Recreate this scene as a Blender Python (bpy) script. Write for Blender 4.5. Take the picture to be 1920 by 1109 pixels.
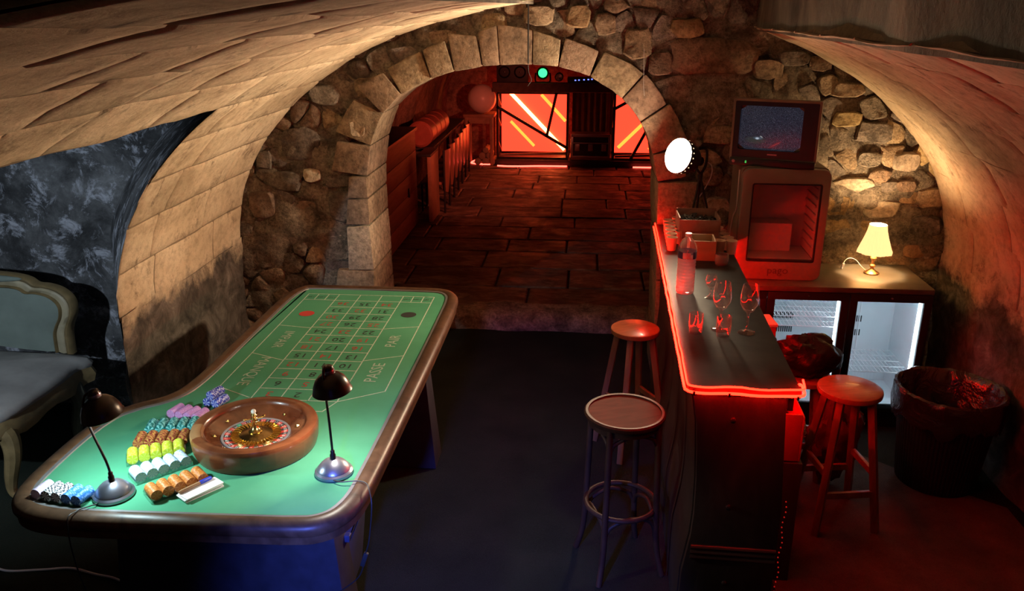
import bpy, bmesh, math, random
from mathutils import Vector, Matrix, Euler, noise as MN
R = math.radians
PI = math.pi
rnd = random.Random(7)
for o in list(bpy.data.objects):
    bpy.data.objects.remove(o, do_unlink=True)
scene = bpy.context.scene
COL = scene.collection

# ------------------------------------------------------------------ camera, world, exposure
FPX, PITCH, YAW, CAMZ = 1560.0, R(19.2), R(4.85), 2.33
cam = bpy.data.cameras.new('camera')
cam.sensor_fit = 'HORIZONTAL'
cam.sensor_width = 36.0
cam.lens = 36.0 * FPX / 1920.0
cam.clip_start = 0.02
camo = bpy.data.objects.new('camera', cam)
COL.objects.link(camo)
camo.location = (0, 0, CAMZ)
camo.rotation_euler = (PI / 2 - PITCH, 0, YAW)
scene.camera = camo

world = bpy.data.worlds.new('world')
scene.world = world
world.use_nodes = True
world.node_tree.nodes['Background'].inputs[0].default_value = (0.9, 0.68, 0.5, 1)
world.node_tree.nodes['Background'].inputs[1].default_value = 0.07
vs = scene.view_settings
vs.view_transform = 'Standard'
vs.look = 'None'
vs.gamma = 1.0
vs.exposure = 0.0
vs.use_curve_mapping = False

# light levels, tuned here
L_FILM = 170.0           # lens of the film lamp
L_FILM_W = 300.0        # beam of the film lamp (W)
L_SHADE = 28.0           # warm bulb in the table lamp (W)
L_DESK_A = 15.0         # left desk lamp (W)
L_DESK_B = 13.0         # right desk lamp (W)
L_NEON = 68.0           # red rope on the bar
L_FRIDGE = 17.0         # strips in the glass-door cooler
L_TUBE = 45.0           # tubes in the back room
L_PANEL = 2.6           # backlit panels in the back room
L_RED = 380.0           # red fill can added in the back room (W)
L_ALCOVE = 125.0         # cool fill lamp added in the alcove (W)
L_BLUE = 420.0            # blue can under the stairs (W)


# ------------------------------------------------------------------ tagging helpers
def tag(o, label, cat, group=None, kind=None):
    o['label'] = label
    o['category'] = cat
    if group:
        o['group'] = group
    if kind:
        o['kind'] = kind
    return o


def thing(name, label, cat, loc=(0, 0, 0), rz=0.0, group=None, rot=None):
    o = bpy.data.objects.new(name, None)
    o.empty_display_size = 0.1
    COL.objects.link(o)
    o.location = loc
    o.rotation_euler = rot if rot else (0, 0, rz)
    return tag(o, label, cat, group)


def link(name, me, parent=None, loc=None, rot=None):
    o = bpy.data.objects.new(name, me)
    COL.objects.link(o)
    if parent is not None:
        o.parent = parent
    if loc is not None:
        o.location = loc
    if rot is not None:
        o.rotation_euler = rot
    return o


def dup(root, loc, rz=None, label=None, rot=None, group=None):
    r = root.copy()
    COL.objects.link(r)
    r.location = loc
    if rot is not None:
        r.rotation_euler = rot
    elif rz is not None:
        r.rotation_euler = (0, 0, rz)
    if label:
        r['label'] = label
    if group:
        r['group'] = group
    for ch in list(root.children):
        c = ch.copy()
        COL.objects.link(c)
        c.parent = r
        for g in list(ch.children):
            d = g.copy()
            COL.objects.link(d)
            d.parent = c
    return r


# ------------------------------------------------------------------ mesh builder
class B:
    def __init__(self):
        self.v, self.f, self.m = [], [], []

    def add(self, vs_, fs, m=0, mtx=None):
        k = len(self.v)
        for p in vs_:
            self.v.append(tuple(mtx @ Vector(p)) if mtx is not None else tuple(p))
        for f in fs:
            self.f.append([i + k for i in f])
            self.m.append(m)
        return self

    def box(self, c, s, rot=None, m=0):
        x, y, z = s[0] / 2, s[1] / 2, s[2] / 2
        P = [(-x, -y, -z), (x, -y, -z), (x, y, -z), (-x, y, -z), (-x, -y, z), (x, -y, z), (x, y, z), (-x, y, z)]
        mt = Matrix.Translation(c)
        if rot:
            mt = mt @ Euler(rot).to_matrix().to_4x4()
        return self.add(P, [(3, 2, 1, 0), (4, 5, 6, 7), (0, 1, 5, 4), (1, 2, 6, 5), (2, 3, 7, 6), (3, 0, 4, 7)], m, mt)

    def bb(self, x0, x1, y0, y1, z0, z1, m=0):
        return self.box(((x0 + x1) / 2, (y0 + y1) / 2, (z0 + z1) / 2), (abs(x1 - x0), abs(y1 - y0), abs(z1 - z0)), None, m)

    def bar(self, p0, p1, w, h, m=0, up=(0, 0, 1)):
        p0, p1 = Vector(p0), Vector(p1)
        d = p1 - p0
        L = d.length
        d.normalize()
        u = Vector(up)
        if abs(d.dot(u)) > 0.99:
            u = Vector((0, 1, 0))
        s = d.cross(u).normalized()
        u = s.cross(d).normalized()
        mt = Matrix((s, d, u)).transposed().to_4x4()
        mt.translation = (p0 + p1) / 2
        x, y, z = w / 2, L / 2, h / 2
        P = [(-x, -y, -z), (x, -y, -z), (x, y, -z), (-x, y, -z), (-x, -y, z), (x, -y, z), (x, y, z), (-x, y, z)]
        return self.add(P, [(3, 2, 1, 0), (4, 5, 6, 7), (0, 1, 5, 4), (1, 2, 6, 5), (2, 3, 7, 6), (3, 0, 4, 7)], m, mt)

    def lathe(self, prof, n=24, m=0, mtx=None, a0=0.0, arc=2 * PI):
        full = arc > 2 * PI - 1e-6
        cols = n if full else n + 1
        V, F = [], []
        for (r, z) in prof:
            for i in range(cols):
                a = a0 + arc * i / n
                V.append((r * math.cos(a), r * math.sin(a), z))
        for j in range(len(prof) - 1):
            for i in range(n):
                i2 = (i + 1) % cols
                F.append((j * cols + i, j * cols + i2, (j + 1) * cols + i2, (j + 1) * cols + i))
        return self.add(V, F, m, mtx)

    def disc(self, c, r, n=24, m=0, mtx=None):
        V = [(c[0] + r * math.cos(2 * PI * i / n), c[1] + r * math.sin(2 * PI * i / n), c[2]) for i in range(n)]
        return self.add(V, [tuple(range(n))], m, mtx)

    def tube(self, pts, r, n=8, m=0, caps=True, closed=False):
        pts = [Vector(p) for p in pts]
        k = len(pts)
        rs = r if isinstance(r, (list, tuple)) else [r] * k
        V, F = [], []
        prev = None
        for i in range(k):
            if closed:
                d = pts[(i + 1) % k] - pts[i - 1]
            else:
                d = pts[min(i + 1, k - 1)] - pts[max(i - 1, 0)]
            if d.length < 1e-9:
                d = Vector((0, 0, 1))
            d.normalize()
            if prev is None:
                u = Vector((0, 0, 1)) if abs(d.z) < 0.9 else Vector((1, 0, 0))
            else:
                u = prev
            s = d.cross(u).normalized()
            u = s.cross(d).normalized()
            prev = u
            for j in range(n):
                a = 2 * PI * j / n
                V.append(pts[i] + (s * math.cos(a) + u * math.sin(a)) * rs[i])
        for i in range(k if closed else k - 1):
            i2 = (i + 1) % k
            for j in range(n):
                j2 = (j + 1) % n
                F.append((i * n + j, i * n + j2, i2 * n + j2, i2 * n + j))
        if caps and not closed:
            F.append(tuple(range(n - 1, -1, -1)))
            F.append(tuple((k - 1) * n + j for j in range(n)))
        return self.add(V, F, m)

    def cyl(self, p0, p1, r0, r1=None, n=16, m=0):
        return self.tube([p0, p1], [r0, r0 if r1 is None else r1], n, m)

    def prism(self, poly, z0, z1, m=0, mtx=None):
        n = len(poly)
        V = [(x, y, z0) for x, y in poly] + [(x, y, z1) for x, y in poly]
        F = [tuple(range(n - 1, -1, -1)), tuple(range(n, 2 * n))]
        F += [(i, (i + 1) % n, n + (i + 1) % n, n + i) for i in range(n)]
        return self.add(V, F, m, mtx)

    def sphere(self, c, r, nu=20, nv=12, m=0, sc=(1, 1, 1)):
        V = [(c[0], c[1], c[2] - r * sc[2])]
        for j in range(1, nv):
            t = PI * j / nv
            for i in range(nu):
                a = 2 * PI * i / nu
                V.append((c[0] + r * sc[0] * math.sin(t) * math.cos(a), c[1] + r * sc[1] * math.sin(t) * math.sin(a), c[2] - r * sc[2] * math.cos(t)))
        V.append((c[0], c[1], c[2] + r * sc[2]))
        F = []
        for i in range(nu):
            F.append((0, 1 + (i + 1) % nu, 1 + i))
            F.append((len(V) - 1, 1 + (nv - 2) * nu + i, 1 + (nv - 2) * nu + (i + 1) % nu))
        for j in range(nv - 2):
            for i in range(nu):
                a, b = 1 + j * nu + i, 1 + j * nu + (i + 1) % nu
                F.append((a, b, b + nu, a + nu))
        return self.add(V, F, m)

    def mesh(self, name, mats, smooth=True, bevel=0.0, seg=2, angle=35, fix=True):
        me = bpy.data.meshes.new(name)
        me.from_pydata(self.v, [], self.f)
        if not isinstance(mats, (list, tuple)):
            mats = [mats]
        for mt in mats:
            me.materials.append(MATS[mt])
        for p, mi in zip(me.polygons, self.m):
            p.material_index = mi
        if bevel or fix:
            bm = bmesh.new()
            bm.from_mesh(me)
            bmesh.ops.remove_doubles(bm, verts=bm.verts, dist=1e-6)
            if fix:
                bmesh.ops.recalc_face_normals(bm, faces=bm.faces)
            if bevel:
                es = [e for e in bm.edges if len(e.link_faces) == 2 and e.calc_face_angle(0) > R(28)]
                bmesh.ops.bevel(bm, geom=es, offset=bevel, segments=seg, profile=0.6, affect='EDGES', clamp_overlap=True)
            bm.to_mesh(me)
            bm.free()
        if smooth:
            me.polygons.foreach_set('use_smooth', [True] * len(me.polygons))
            me.set_sharp_from_angle(angle=R(angle))
        me.update()
        return me

    def build(self, name, mats, parent=None, smooth=True, bevel=0.0, seg=2, angle=35, loc=None, rot=None, fix=True):
        return link(name, self.mesh(name, mats, smooth, bevel, seg, angle, fix), parent, loc, rot)


def axis_mtx(p, d):
    """matrix whose local +z points along d, placed at p"""
    q = Vector(d).to_track_quat('Z', 'Y')
    m = q.to_matrix().to_4x4()
    m.translation = p
    return m


def bez(P, n=10):
    """Catmull-Rom through the points"""
    P = [Vector(p) for p in P]
    out = []
    for i in range(len(P) - 1):
        p0, p1, p2, p3 = P[max(i - 1, 0)], P[i], P[i + 1], P[min(i + 2, len(P) - 1)]
        for k in range(n):
            t = k / n
            out.append(0.5 * ((2 * p1) + (p2 - p0) * t + (2 * p0 - 5 * p1 + 4 * p2 - p3) * t * t + (3 * p1 - p0 - 3 * p2 + p3) * t ** 3))
    out.append(P[-1])
    return out


def nz(p, s=1.0, o=4):
    return MN.fractal(Vector(p) * s, 1.0, 2.0, o)


def text_mesh(s, size, mat, name, depth=0.0):
    c = bpy.data.curves.new(name, 'FONT')
    c.body = s
    c.size = size
    c.align_x = 'CENTER'
    c.align_y = 'CENTER'
    c.resolution_u = 2
    c.extrude = depth
    o = bpy.data.objects.new(name, c)
    me = bpy.data.meshes.new_from_object(o)
    bpy.data.objects.remove(o)
    bpy.data.curves.remove(c)
    me.materials.clear()
    me.materials.append(MATS[mat])
    return me


# ------------------------------------------------------------------ materials
MATS = {}


class NT:
    def __init__(self, name):
        self.mat = bpy.data.materials.new(name)
        self.mat.use_nodes = True
        self.t = self.mat.node_tree
        self.n = self.t.nodes
        self.p = self.n['Principled BSDF']
        self.out = self.n['Material Output']
        MATS[name] = self.mat

    def node(self, typ, **kw):
        nd = self.n.new(typ)
        for k, v in kw.items():
            setattr(nd, k, v)
        return nd

    def lk(self, a, b):
        self.t.links.new(a, b)

    def noise(self, vec, scale, detail=5, rough=0.6, dist=0.0):
        nd = self.node('ShaderNodeTexNoise')
        nd.inputs['Scale'].default_value = scale
        nd.inputs['Detail'].default_value = detail
        nd.inputs['Roughness'].default_value = rough
        nd.inputs['Distortion'].default_value = dist
        if vec is not None:
            self.lk(vec, nd.inputs['Vector'])
        return nd.outputs['Fac']

    def ramp(self, fac, stops):
        nd = self.node('ShaderNodeValToRGB')
        cr = nd.color_ramp
        while len(cr.elements) > 1:
            cr.elements.remove(cr.elements[-1])
        for i, (p, c) in enumerate(stops):
            e = cr.elements[0] if i == 0 else cr.elements.new(p)
            e.position = p
            e.color = (*c, 1) if len(c) == 3 else c
        self.lk(fac, nd.inputs[0])
        return nd.outputs[0]

    def mix(self, fac, a, b, blend='MIX'):
        nd = self.node('ShaderNodeMix', data_type='RGBA', blend_type=blend)
        if isinstance(fac, (int, float)):
            nd.inputs[0].default_value = fac
        else:
            self.lk(fac, nd.inputs[0])
        for sock, v in ((nd.inputs[6], a), (nd.inputs[7], b)):
            if isinstance(v, tuple):
                sock.default_value = (*v, 1)
            else:
                self.lk(v, sock)
        return nd.outputs[2]

    def math(self, op, a, b=None, c=None, clamp=False):
        nd = self.node('ShaderNodeMath', operation=op, use_clamp=clamp)
        for i, v in enumerate((a, b, c)):
            if v is None:
                continue
            if isinstance(v, (int, float)):
                nd.inputs[i].default_value = v
            else:
                self.lk(v, nd.inputs[i])
        return nd.outputs[0]

    def pos(self):
        return self.node('ShaderNodeNewGeometry').outputs['Position']

    def obj(self):
        return self.node('ShaderNodeTexCoord').outputs['Object']

    def scaled(self, vec, s):
        nd = self.node('ShaderNodeMapping')
        nd.inputs['Scale'].default_value = s
        self.lk(vec, nd.inputs[0])
        return nd.outputs[0]

    def sep(self, vec):
        nd = self.node('ShaderNodeSeparateXYZ')
        self.lk(vec, nd.inputs[0])
        return nd.outputs

    def rand(self):
        return self.node('ShaderNodeObjectInfo').outputs['Random']

    def bump(self, h, strength=0.5, dist=0.01):
        nd = self.node('ShaderNodeBump')
        nd.inputs['Strength'].default_value = strength
        nd.inputs['Distance'].default_value = dist
        self.lk(h, nd.inputs['Height'])
        self.lk(nd.outputs[0], self.p.inputs['Normal'])

    def col(self, c):
        if isinstance(c, tuple):
            self.p.inputs['Base Color'].default_value = (*c, 1)
        else:
            self.lk(c, self.p.inputs['Base Color'])
        return self

    def set(self, rough=0.5, metal=0.0, spec=0.5, coat=0.0):
        self.p.inputs['Roughness'].default_value = rough
        self.p.inputs['Metallic'].default_value = metal
        self.p.inputs['Specular IOR Level'].default_value = spec
        self.p.inputs['Coat Weight'].default_value = coat
        return self


def plain(name, c, rough=0.5, metal=0.0, var=0.12, vs_=12.0, bump=0.0, bs=60.0, spec=0.5, coat=0.0):
    t = NT(name)
    v = t.obj()
    f = t.noise(v, vs_, 4)
    d = tuple(max(0.0, x * (1 - var)) for x in c)
    l = tuple(min(1.0, x * (1 + var)) for x in c)
    t.col(t.ramp(f, [(0.3, d), (0.7, l)])).set(rough, metal, spec, coat)
    if bump:
        t.bump(t.noise(v, bs, 4), bump, 0.004)
    return t


def emitter(name, c, s):
    t = NT(name)
    t.col((0.0, 0.0, 0.0))
    t.p.inputs['Base Color'].default_value = (c[0] * .3, c[1] * .3, c[2] * .3, 1)
    t.p.inputs['Emission Color'].default_value = (*c, 1)
    t.p.inputs['Emission Strength'].default_value = s
    return t


def glassy(name, tint=(1, 1, 1), gloss=0.10, edge=0.5, rough=0.03, body=None, bodyw=0.0, rim=0.0):
    t = NT(name)
    tr = t.node('ShaderNodeBsdfTransparent')
    tr.inputs[0].default_value = (*tint, 1)
    gl = t.node('ShaderNodeBsdfGlossy')
    gl.inputs['Roughness'].default_value = rough
    lw = t.node('ShaderNodeLayerWeight')
    lw.inputs[0].default_value = 0.35
    f = t.math('MULTIPLY_ADD', lw.outputs['Facing'], edge, gloss, clamp=True)
    mx = t.node('ShaderNodeMixShader')
    t.lk(f, mx.inputs[0])
    t.lk(tr.outputs[0], mx.inputs[1])
    t.lk(gl.outputs[0], mx.inputs[2])
    last = mx.outputs[0]
    if body:
        df = t.node('ShaderNodeBsdfDiffuse')
        df.inputs[0].default_value = (*body, 1)
        m2 = t.node('ShaderNodeMixShader')
        m2.inputs[0].default_value = bodyw
        if rim:
            t.lk(t.math('MULTIPLY_ADD', t.math('POWER', lw.outputs['Facing'], 4.0), rim, bodyw, clamp=True), m2.inputs[0])
        t.lk(last, m2.inputs[1])
        t.lk(df.outputs[0], m2.inputs[2])
        last = m2.outputs[0]
    t.lk(last, t.out.inputs[0])
    return t


def stone(name, stops, scale=5.0, pit=0.35, bumpk=0.6, objvar=0.35, rough=0.9, dirt=0.45, dirtcol=(0.03, 0.025, 0.02)):
    t = NT(name)
    v = t.pos()
    big = t.noise(v, scale, 6, 0.62, 0.4)
    c = t.ramp(big, stops)
    fine = t.noise(v, scale * 7, 8, 0.7)
    c = t.mix(0.75, c, t.ramp(fine, [(0.32, (0.22, 0.21, 0.20)), (0.60, (1.12, 1.1, 1.06))]), 'MULTIPLY')
    lime = t.ramp(t.noise(v, scale * 1.9, 8, 0.72, 1.0), [(0.58, (0, 0, 0)), (0.68, (1, 1, 1))])
    c = t.mix(t.math('MULTIPLY', lime, 0.4), c, tuple(min(1.0, x * 1.25) for x in stops[-1][1]))
    if objvar:
        hv = t.node('ShaderNodeHueSaturation')
        rd = t.rand()
        t.lk(t.math('MULTIPLY_ADD', rd, objvar, 1 - objvar * 0.55), hv.inputs['Value'])
        t.lk(t.math('MULTIPLY_ADD', rd, 0.03, 0.485), hv.inputs['Hue'])
        t.lk(c, hv.inputs['Color'])
        c = hv.outputs[0]
    pits = t.noise(v, scale * 16, 3, 0.5)
    pm = t.ramp(pits, [(0.60, (0, 0, 0)), (0.70, (1, 1, 1))])
    c = t.mix(t.math('MULTIPLY', pm, pit), c, (0.05, 0.035, 0.025))
    dm = t.ramp(t.noise(v, scale * 0.7, 7, 0.7, 0.8), [(0.50, (0, 0, 0)), (0.66, (1, 1, 1))])
    c = t.mix(t.math('MULTIPLY', dm, dirt), c, dirtcol)
    t.col(c).set(rough, 0, 0.25)
    h = t.math('ADD', t.math('MULTIPLY', fine, 0.7), t.math('MULTIPLY', pits, -0.35))
    h = t.math('ADD', h, t.math('MULTIPLY', big, 0.8))
    t.bump(h, bumpk, 0.02)
    return t


stone('rubble', [(0.30, (0.08, 0.066, 0.052)), (0.45, (0.24, 0.20, 0.155)), (0.60, (0.40, 0.34, 0.265)), (0.75, (0.58, 0.51, 0.41))], 8.0, 0.6, 1.2, 0.0, dirt=0.55)
stone('stone_grey', [(0.3, (0.13, 0.11, 0.095)), (0.5, (0.29, 0.245, 0.205)), (0.75, (0.44, 0.385, 0.33))], 7.0, 0.4, 1.1, 0.4, dirt=0.5)
stone('stone_tan', [(0.3, (0.22, 0.155, 0.105)), (0.55, (0.40, 0.29, 0.20)), (0.75, (0.52, 0.40, 0.28))], 6.0, 0.5, 1.0, 0.4, dirt=0.4)
stone('stone_ochre', [(0.3, (0.30, 0.20, 0.10)), (0.55, (0.46, 0.33, 0.18)), (0.75, (0.56, 0.43, 0.26))], 5.0, 0.3, 0.7, 0.3, dirt=0.25)
stone('stone_pale', [(0.3, (0.38, 0.32, 0.24)), (0.55, (0.55, 0.47, 0.36)), (0.75, (0.66, 0.58, 0.46))], 5.0, 0.2, 0.6, 0.3, dirt=0.2)
stone('voussoir', [(0.3, (0.25, 0.185, 0.125)), (0.5, (0.37, 0.28, 0.195)), (0.75, (0.47, 0.37, 0.265))], 4.0, 0.25, 0.6, 0.22, dirt=0.3)
stone('step_stone', [(0.3, (0.12, 0.09, 0.065)), (0.5, (0.32, 0.24, 0.165)), (0.72, (0.58, 0.46, 0.32))], 7.0, 0.5, 1.0, 0.0)


def vault_mat(name, stain_hi, mortar=False):
    """limewashed vault blocks; dark damp stain with its own ragged edge near the springing"""
    t = NT(name)
    v = t.pos()
    st = t.scaled(v, (1.0, 0.8, 1.0))
    big = t.noise(st, 2.4, 6, 0.6, 0.5)
    c = t.ramp(big, [(0.28, (0.35, 0.265, 0.17)), (0.48, (0.52, 0.41, 0.28)), (0.70, (0.64, 0.53, 0.38))])
    if mortar:
        c = t.mix(0.7, c, (0.10, 0.07, 0.045))
    fine = t.noise(st, 24, 9, 0.75)
    c = t.mix(0.5, c, t.ramp(fine, [(0.30, (0.30, 0.27, 0.25)), (0.55, (1.05, 1.04, 1.02))]), 'MULTIPLY')
    hv = t.node('ShaderNodeHueSaturation')
    t.lk(t.math('MULTIPLY_ADD', t.rand(), 0.22, 0.89), hv.inputs['Value'])
    t.lk(c, hv.inputs['Color'])
    c = hv.outputs[0]
    # soot scratches
    sc = t.ramp(t.noise(v, 5.5, 10, 0.78, 0.3), [(0.55, (0, 0, 0)), (0.66, (1, 1, 1))])
    c = t.mix(t.math('MULTIPLY', sc, 0.8), c, (0.085, 0.055, 0.038))
    sp = t.sep(v)
    zz = t.math('ADD', sp[2], t.math('MULTIPLY', t.math('SUBTRACT', t.noise(v, 3.2, 7, 0.7), 0.5), 0.55))
    low = t.node('ShaderNodeMapRange', clamp=True)
    low.inputs['From Min'].default_value = stain_hi
    low.inputs['From Max'].default_value = stain_hi - 0.10
    t.lk(zz, low.inputs['Value'])
    mott = t.ramp(t.noise(v, 7.5, 8, 0.7, 0.6), [(0.30, (0.028, 0.024, 0.022)), (0.48, (0.085, 0.072, 0.06)), (0.62, (0.16, 0.135, 0.115)), (0.75, (0.30, 0.27, 0.24))])
    c = t.mix(low.outputs[0], c, mott)
    t.col(c).set(0.92, 0, 0.2)
    h = t.math('ADD', t.math('MULTIPLY', fine, 0.5), t.math('MULTIPLY', t.noise(v, 9, 5), 0.9))
    t.bump(h, 0.55, 0.02)
    return t


vault_mat('vault_block', 0.93)
vault_mat('vault_mortar', 0.95, True)

t = NT('damp_plaster')      # alcove wall: dark mould with white salt bloom
v = t.pos()
b = t.noise(v, 3.2, 9, 0.72, 0.3)
c = t.ramp(b, [(0.30, (0.012, 0.013, 0.014)), (0.46, (0.05, 0.052, 0.055)), (0.60, (0.13, 0.135, 0.14)), (0.72, (0.24, 0.25, 0.26))])
salt = t.ramp(t.noise(v, 7.0, 10, 0.75, 0.5), [(0.52, (0, 0, 0)), (0.62, (1, 1, 1))])
c = t.mix(t.math('MULTIPLY', salt, 0.75), c, (0.50, 0.53, 0.60))
t.col(c).set(0.9, 0, 0.2)
t.bump(t.noise(v, 12, 8, 0.7), 0.7, 0.02)

t = NT('soot_plaster')      # sides of the stair opening
v = t.pos()
b = t.noise(t.scaled(v, (1, 1, 0.35)), 2.2, 7, 0.65, 0.6)
t.col(t.ramp(b, [(0.30, (0.03, 0.026, 0.022)), (0.5, (0.15, 0.125, 0.10)), (0.7, (0.30, 0.25, 0.19))])).set(0.9, 0, 0.2)
t.bump(t.noise(v, 14, 7, 0.7), 0.6, 0.02)

t = NT('turf')
v = t.pos()
b = t.noise(v, 260, 3, 0.6)
pch = t.noise(v, 3.0, 5, 0.6)
c = t.mix(t.ramp(pch, [(0.35, (0, 0, 0)), (0.7, (1, 1, 1))]), (0.014, 0.020, 0.015), (0.024, 0.031, 0.023))
c = t.mix(0.7, c, t.ramp(b, [(0.3, (0.35, 0.35, 0.35)), (0.7, (1.25, 1.25, 1.25))]), 'MULTIPLY')
t.col(c).set(0.95, 0, 0.1)
t.bump(b, 0.8, 0.006)

t = NT('flag')
v = t.pos()
b = t.noise(t.scaled(v, (1.0, 2.0, 1.0)), 3.5, 8, 0.68, 0.6)
c = t.ramp(b, [(0.30, (0.02, 0.014, 0.010)), (0.48, (0.10, 0.07, 0.05)), (0.66, (0.30, 0.23, 0.17))])
hv = t.node('ShaderNodeHueSaturation')
t.lk(t.math('MULTIPLY_ADD', t.rand(), 0.8, 0.45), hv.inputs['Value'])
t.lk(c, hv.inputs['Color'])
t.col(hv.outputs[0]).set(0.52, 0, 0.5)
t.lk(t.ramp(t.noise(v, 5, 6, 0.7), [(0.35, (0.5, 0.5, 0.5)), (0.65, (0.9, 0.9, 0.9))]), t.p.inputs['Roughness'])
t.bump(t.noise(v, 11, 8, 0.7), 0.7, 0.015)
t = NT('carpet_brown')
v = t.pos()
b = t.noise(v, 240, 3, 0.6)
c = t.ramp(t.noise(v, 4.0, 6, 0.65), [(0.35, (0.075, 0.050, 0.040)), (0.65, (0.125, 0.086, 0.068))])
t.col(t.mix(0.6, c, t.ramp(b, [(0.3, (0.45, 0.45, 0.45)), (0.7, (1.2, 1.2, 1.2))]), 'MULTIPLY')).set(0.95, 0, 0.1)
t.bump(b, 0.7, 0.005)
plain('grout', (0.018, 0.014, 0.012), 0.95, var=0.3)


def wood(name, c1, c2, scale=(1, 12, 12), rough=0.4, coat=0.0, bumpk=0.1, world=False, objvar=0.0):
    t = NT(name)
    v = t.pos() if world else t.obj()
    g = t.noise(t.scaled(v, scale), 2.2, 6, 0.6, 1.0)
    c = t.ramp(g, [(0.3, c1), (0.7, c2)])
    if objvar:
        hv = t.node('ShaderNodeHueSaturation')
        t.lk(t.math('MULTIPLY_ADD', t.rand(), objvar, 1 - objvar / 2), hv.inputs['Value'])
        t.lk(c, hv.inputs['Color'])
        c = hv.outputs[0]
    t.col(c).set(rough, 0, 0.5, coat)
    t.bump(g, bumpk, 0.003)
    return t


# table and wheel
t = NT('felt')
v = t.obj()
b = t.noise(v, 3.5, 5, 0.6)
c = t.ramp(b, [(0.3, (0.055, 0.235, 0.125)), (0.7, (0.075, 0.29, 0.16))])
t.col(c).set(0.9, 0, 0.15)
t.bump(t.noise(v, 900, 2), 0.25, 0.001)
wood('rim_wood', (0.040, 0.019, 0.010), (0.10, 0.052, 0.028), (6, 6, 6), 0.42, 0.0).p.inputs['Specular IOR Level'].default_value = 0.3
plain('rim_groove', (0.16, 0.15, 0.15), 0.4, 0.2)
plain('print_white', (0.42, 0.52, 0.43), 0.9, var=0.25, vs_=60)
plain('print_word', (0.30, 0.42, 0.33), 0.9, var=0.2, vs_=60)
plain('print_black', (0.012, 0.016, 0.013), 0.9, var=0.05)
plain('print_red', (0.33, 0.045, 0.03), 0.9, var=0.05)
plain('print_red_dot', (0.42, 0.03, 0.02), 0.9, var=0.05)
wood('wheel_wood', (0.085, 0.020, 0.008), (0.17, 0.050, 0.018), (4, 4, 9), 0.28, 0.15, 0.03)
wood('wheel_wood_light', (0.20, 0.095, 0.038), (0.30, 0.15, 0.065), (4, 4, 9), 0.28, 0.15, 0.03)
wood('wheel_bowl', (0.07, 0.018, 0.008), (0.15, 0.045, 0.018), (5, 5, 5), 0.2, 0.7, 0.02)
plain('brass', (0.72, 0.50, 0.16), 0.2, 1.0, 0.08)
plain('brass_dark', (0.34, 0.24, 0.10), 0.25, 1.0, 0.1)
plain('steel_ring', (0.42, 0.42, 0.47), 0.35, 0.7, 0.05)
plain('pocket_red', (0.55, 0.035, 0.03), 0.35, var=0.03)
plain('pocket_black', (0.02, 0.02, 0.03), 0.35, var=0.03)
plain('pocket_green', (0.03, 0.32, 0.17), 0.35, var=0.03)
plain('ivory', (0.85, 0.82, 0.72), 0.25, var=0.02)
plain('lamp_bronze', (0.030, 0.021, 0.018), 0.30, 0.55, 0.2)
plain('lamp_steel', (0.30, 0.30, 0.36), 0.34, 0.85, 0.1)
plain('lamp_inner', (0.75, 0.74, 0.70), 0.5, var=0.03)
plain('rubber', (0.012, 0.012, 0.013), 0.55, var=0.1)
plain('cable_white', (0.5, 0.48, 0.5), 0.5, var=0.05)
plain('paper', (0.78, 0.75, 0.72), 0.8, var=0.06)
plain('pen_body', (0.40, 0.22, 0.11), 0.35, var=0.1)
plain('pen_cap', (0.02, 0.05, 0.55), 0.35, var=0.1)
plain('trestle', (0.022, 0.022, 0.035), 0.6, var=0.3)
plain('tub_plastic', (0.035, 0.045, 0.11), 0.5, var=0.15)
emitter('bulb_cool', (0.80, 0.95, 1.0), 14)
emitter('bulb_warm', (1.0, 0.93, 0.78), 14)


def chip_mat(name, base, spot, n=6, width=0.35, chaos=1.0):
    t = NT(name)
    x, y, z = t.sep(t.obj())[:3]
    idx = t.math('FLOOR', t.math('MULTIPLY', x, 1 / 0.0033))
    wn = t.node('ShaderNodeTexWhiteNoise', noise_dimensions='1D')
    t.lk(t.math('ADD', idx, t.math('MULTIPLY', t.rand(), 50)), wn.inputs['W'])
    a = t.math('MULTIPLY', t.math('ARCTAN2', z, y), n / (2 * PI))
    a = t.math('FRACT', t.math('ADD', t.math('ADD', a, 10.0), t.math('MULTIPLY', wn.outputs[0], chaos)))
    c = t.mix(t.math('LESS_THAN', a, width), base, spot)
    t.col(c).set(0.45, 0, 0.4)
    return t


chip_mat('chip_orange', (0.50, 0.15, 0.022), (0.66, 0.30, 0.09), 6, 0.25)
chip_mat('chip_white', (0.52, 0.60, 0.66), (0.25, 0.40, 0.58), 8, 0.25)
chip_mat('chip_yellow', (0.42, 0.46, 0.02), (0.56, 0.58, 0.14), 6, 0.25)
chip_mat('chip_red', (0.20, 0.022, 0.016), (0.46, 0.22, 0.05), 6, 0.45)
chip_mat('chip_teal', (0.006, 0.13, 0.12), (0.22, 0.50, 0.46), 6, 0.4)
chip_mat('chip_pink', (0.55, 0.22, 0.48), (0.60, 0.32, 0.55), 6, 0.3)
chip_mat('chip_blue', (0.03, 0.05, 0.45), (0.55, 0.60, 0.85), 6, 0.42)
chip_mat('chip_lilac', (0.55, 0.42, 0.60), (0.70, 0.60, 0.72), 6, 0.3)
chip_mat('chip_mono', (0.75, 0.78, 0.78), (0.03, 0.03, 0.04), 8, 0.5)
chip_mat('chip_sky', (0.03, 0.16, 0.50), (0.20, 0.40, 0.75), 6, 0.35)
glassy('acrylic', (0.96, 1.0, 0.99), 0.10, 0.55, 0.06)

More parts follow.
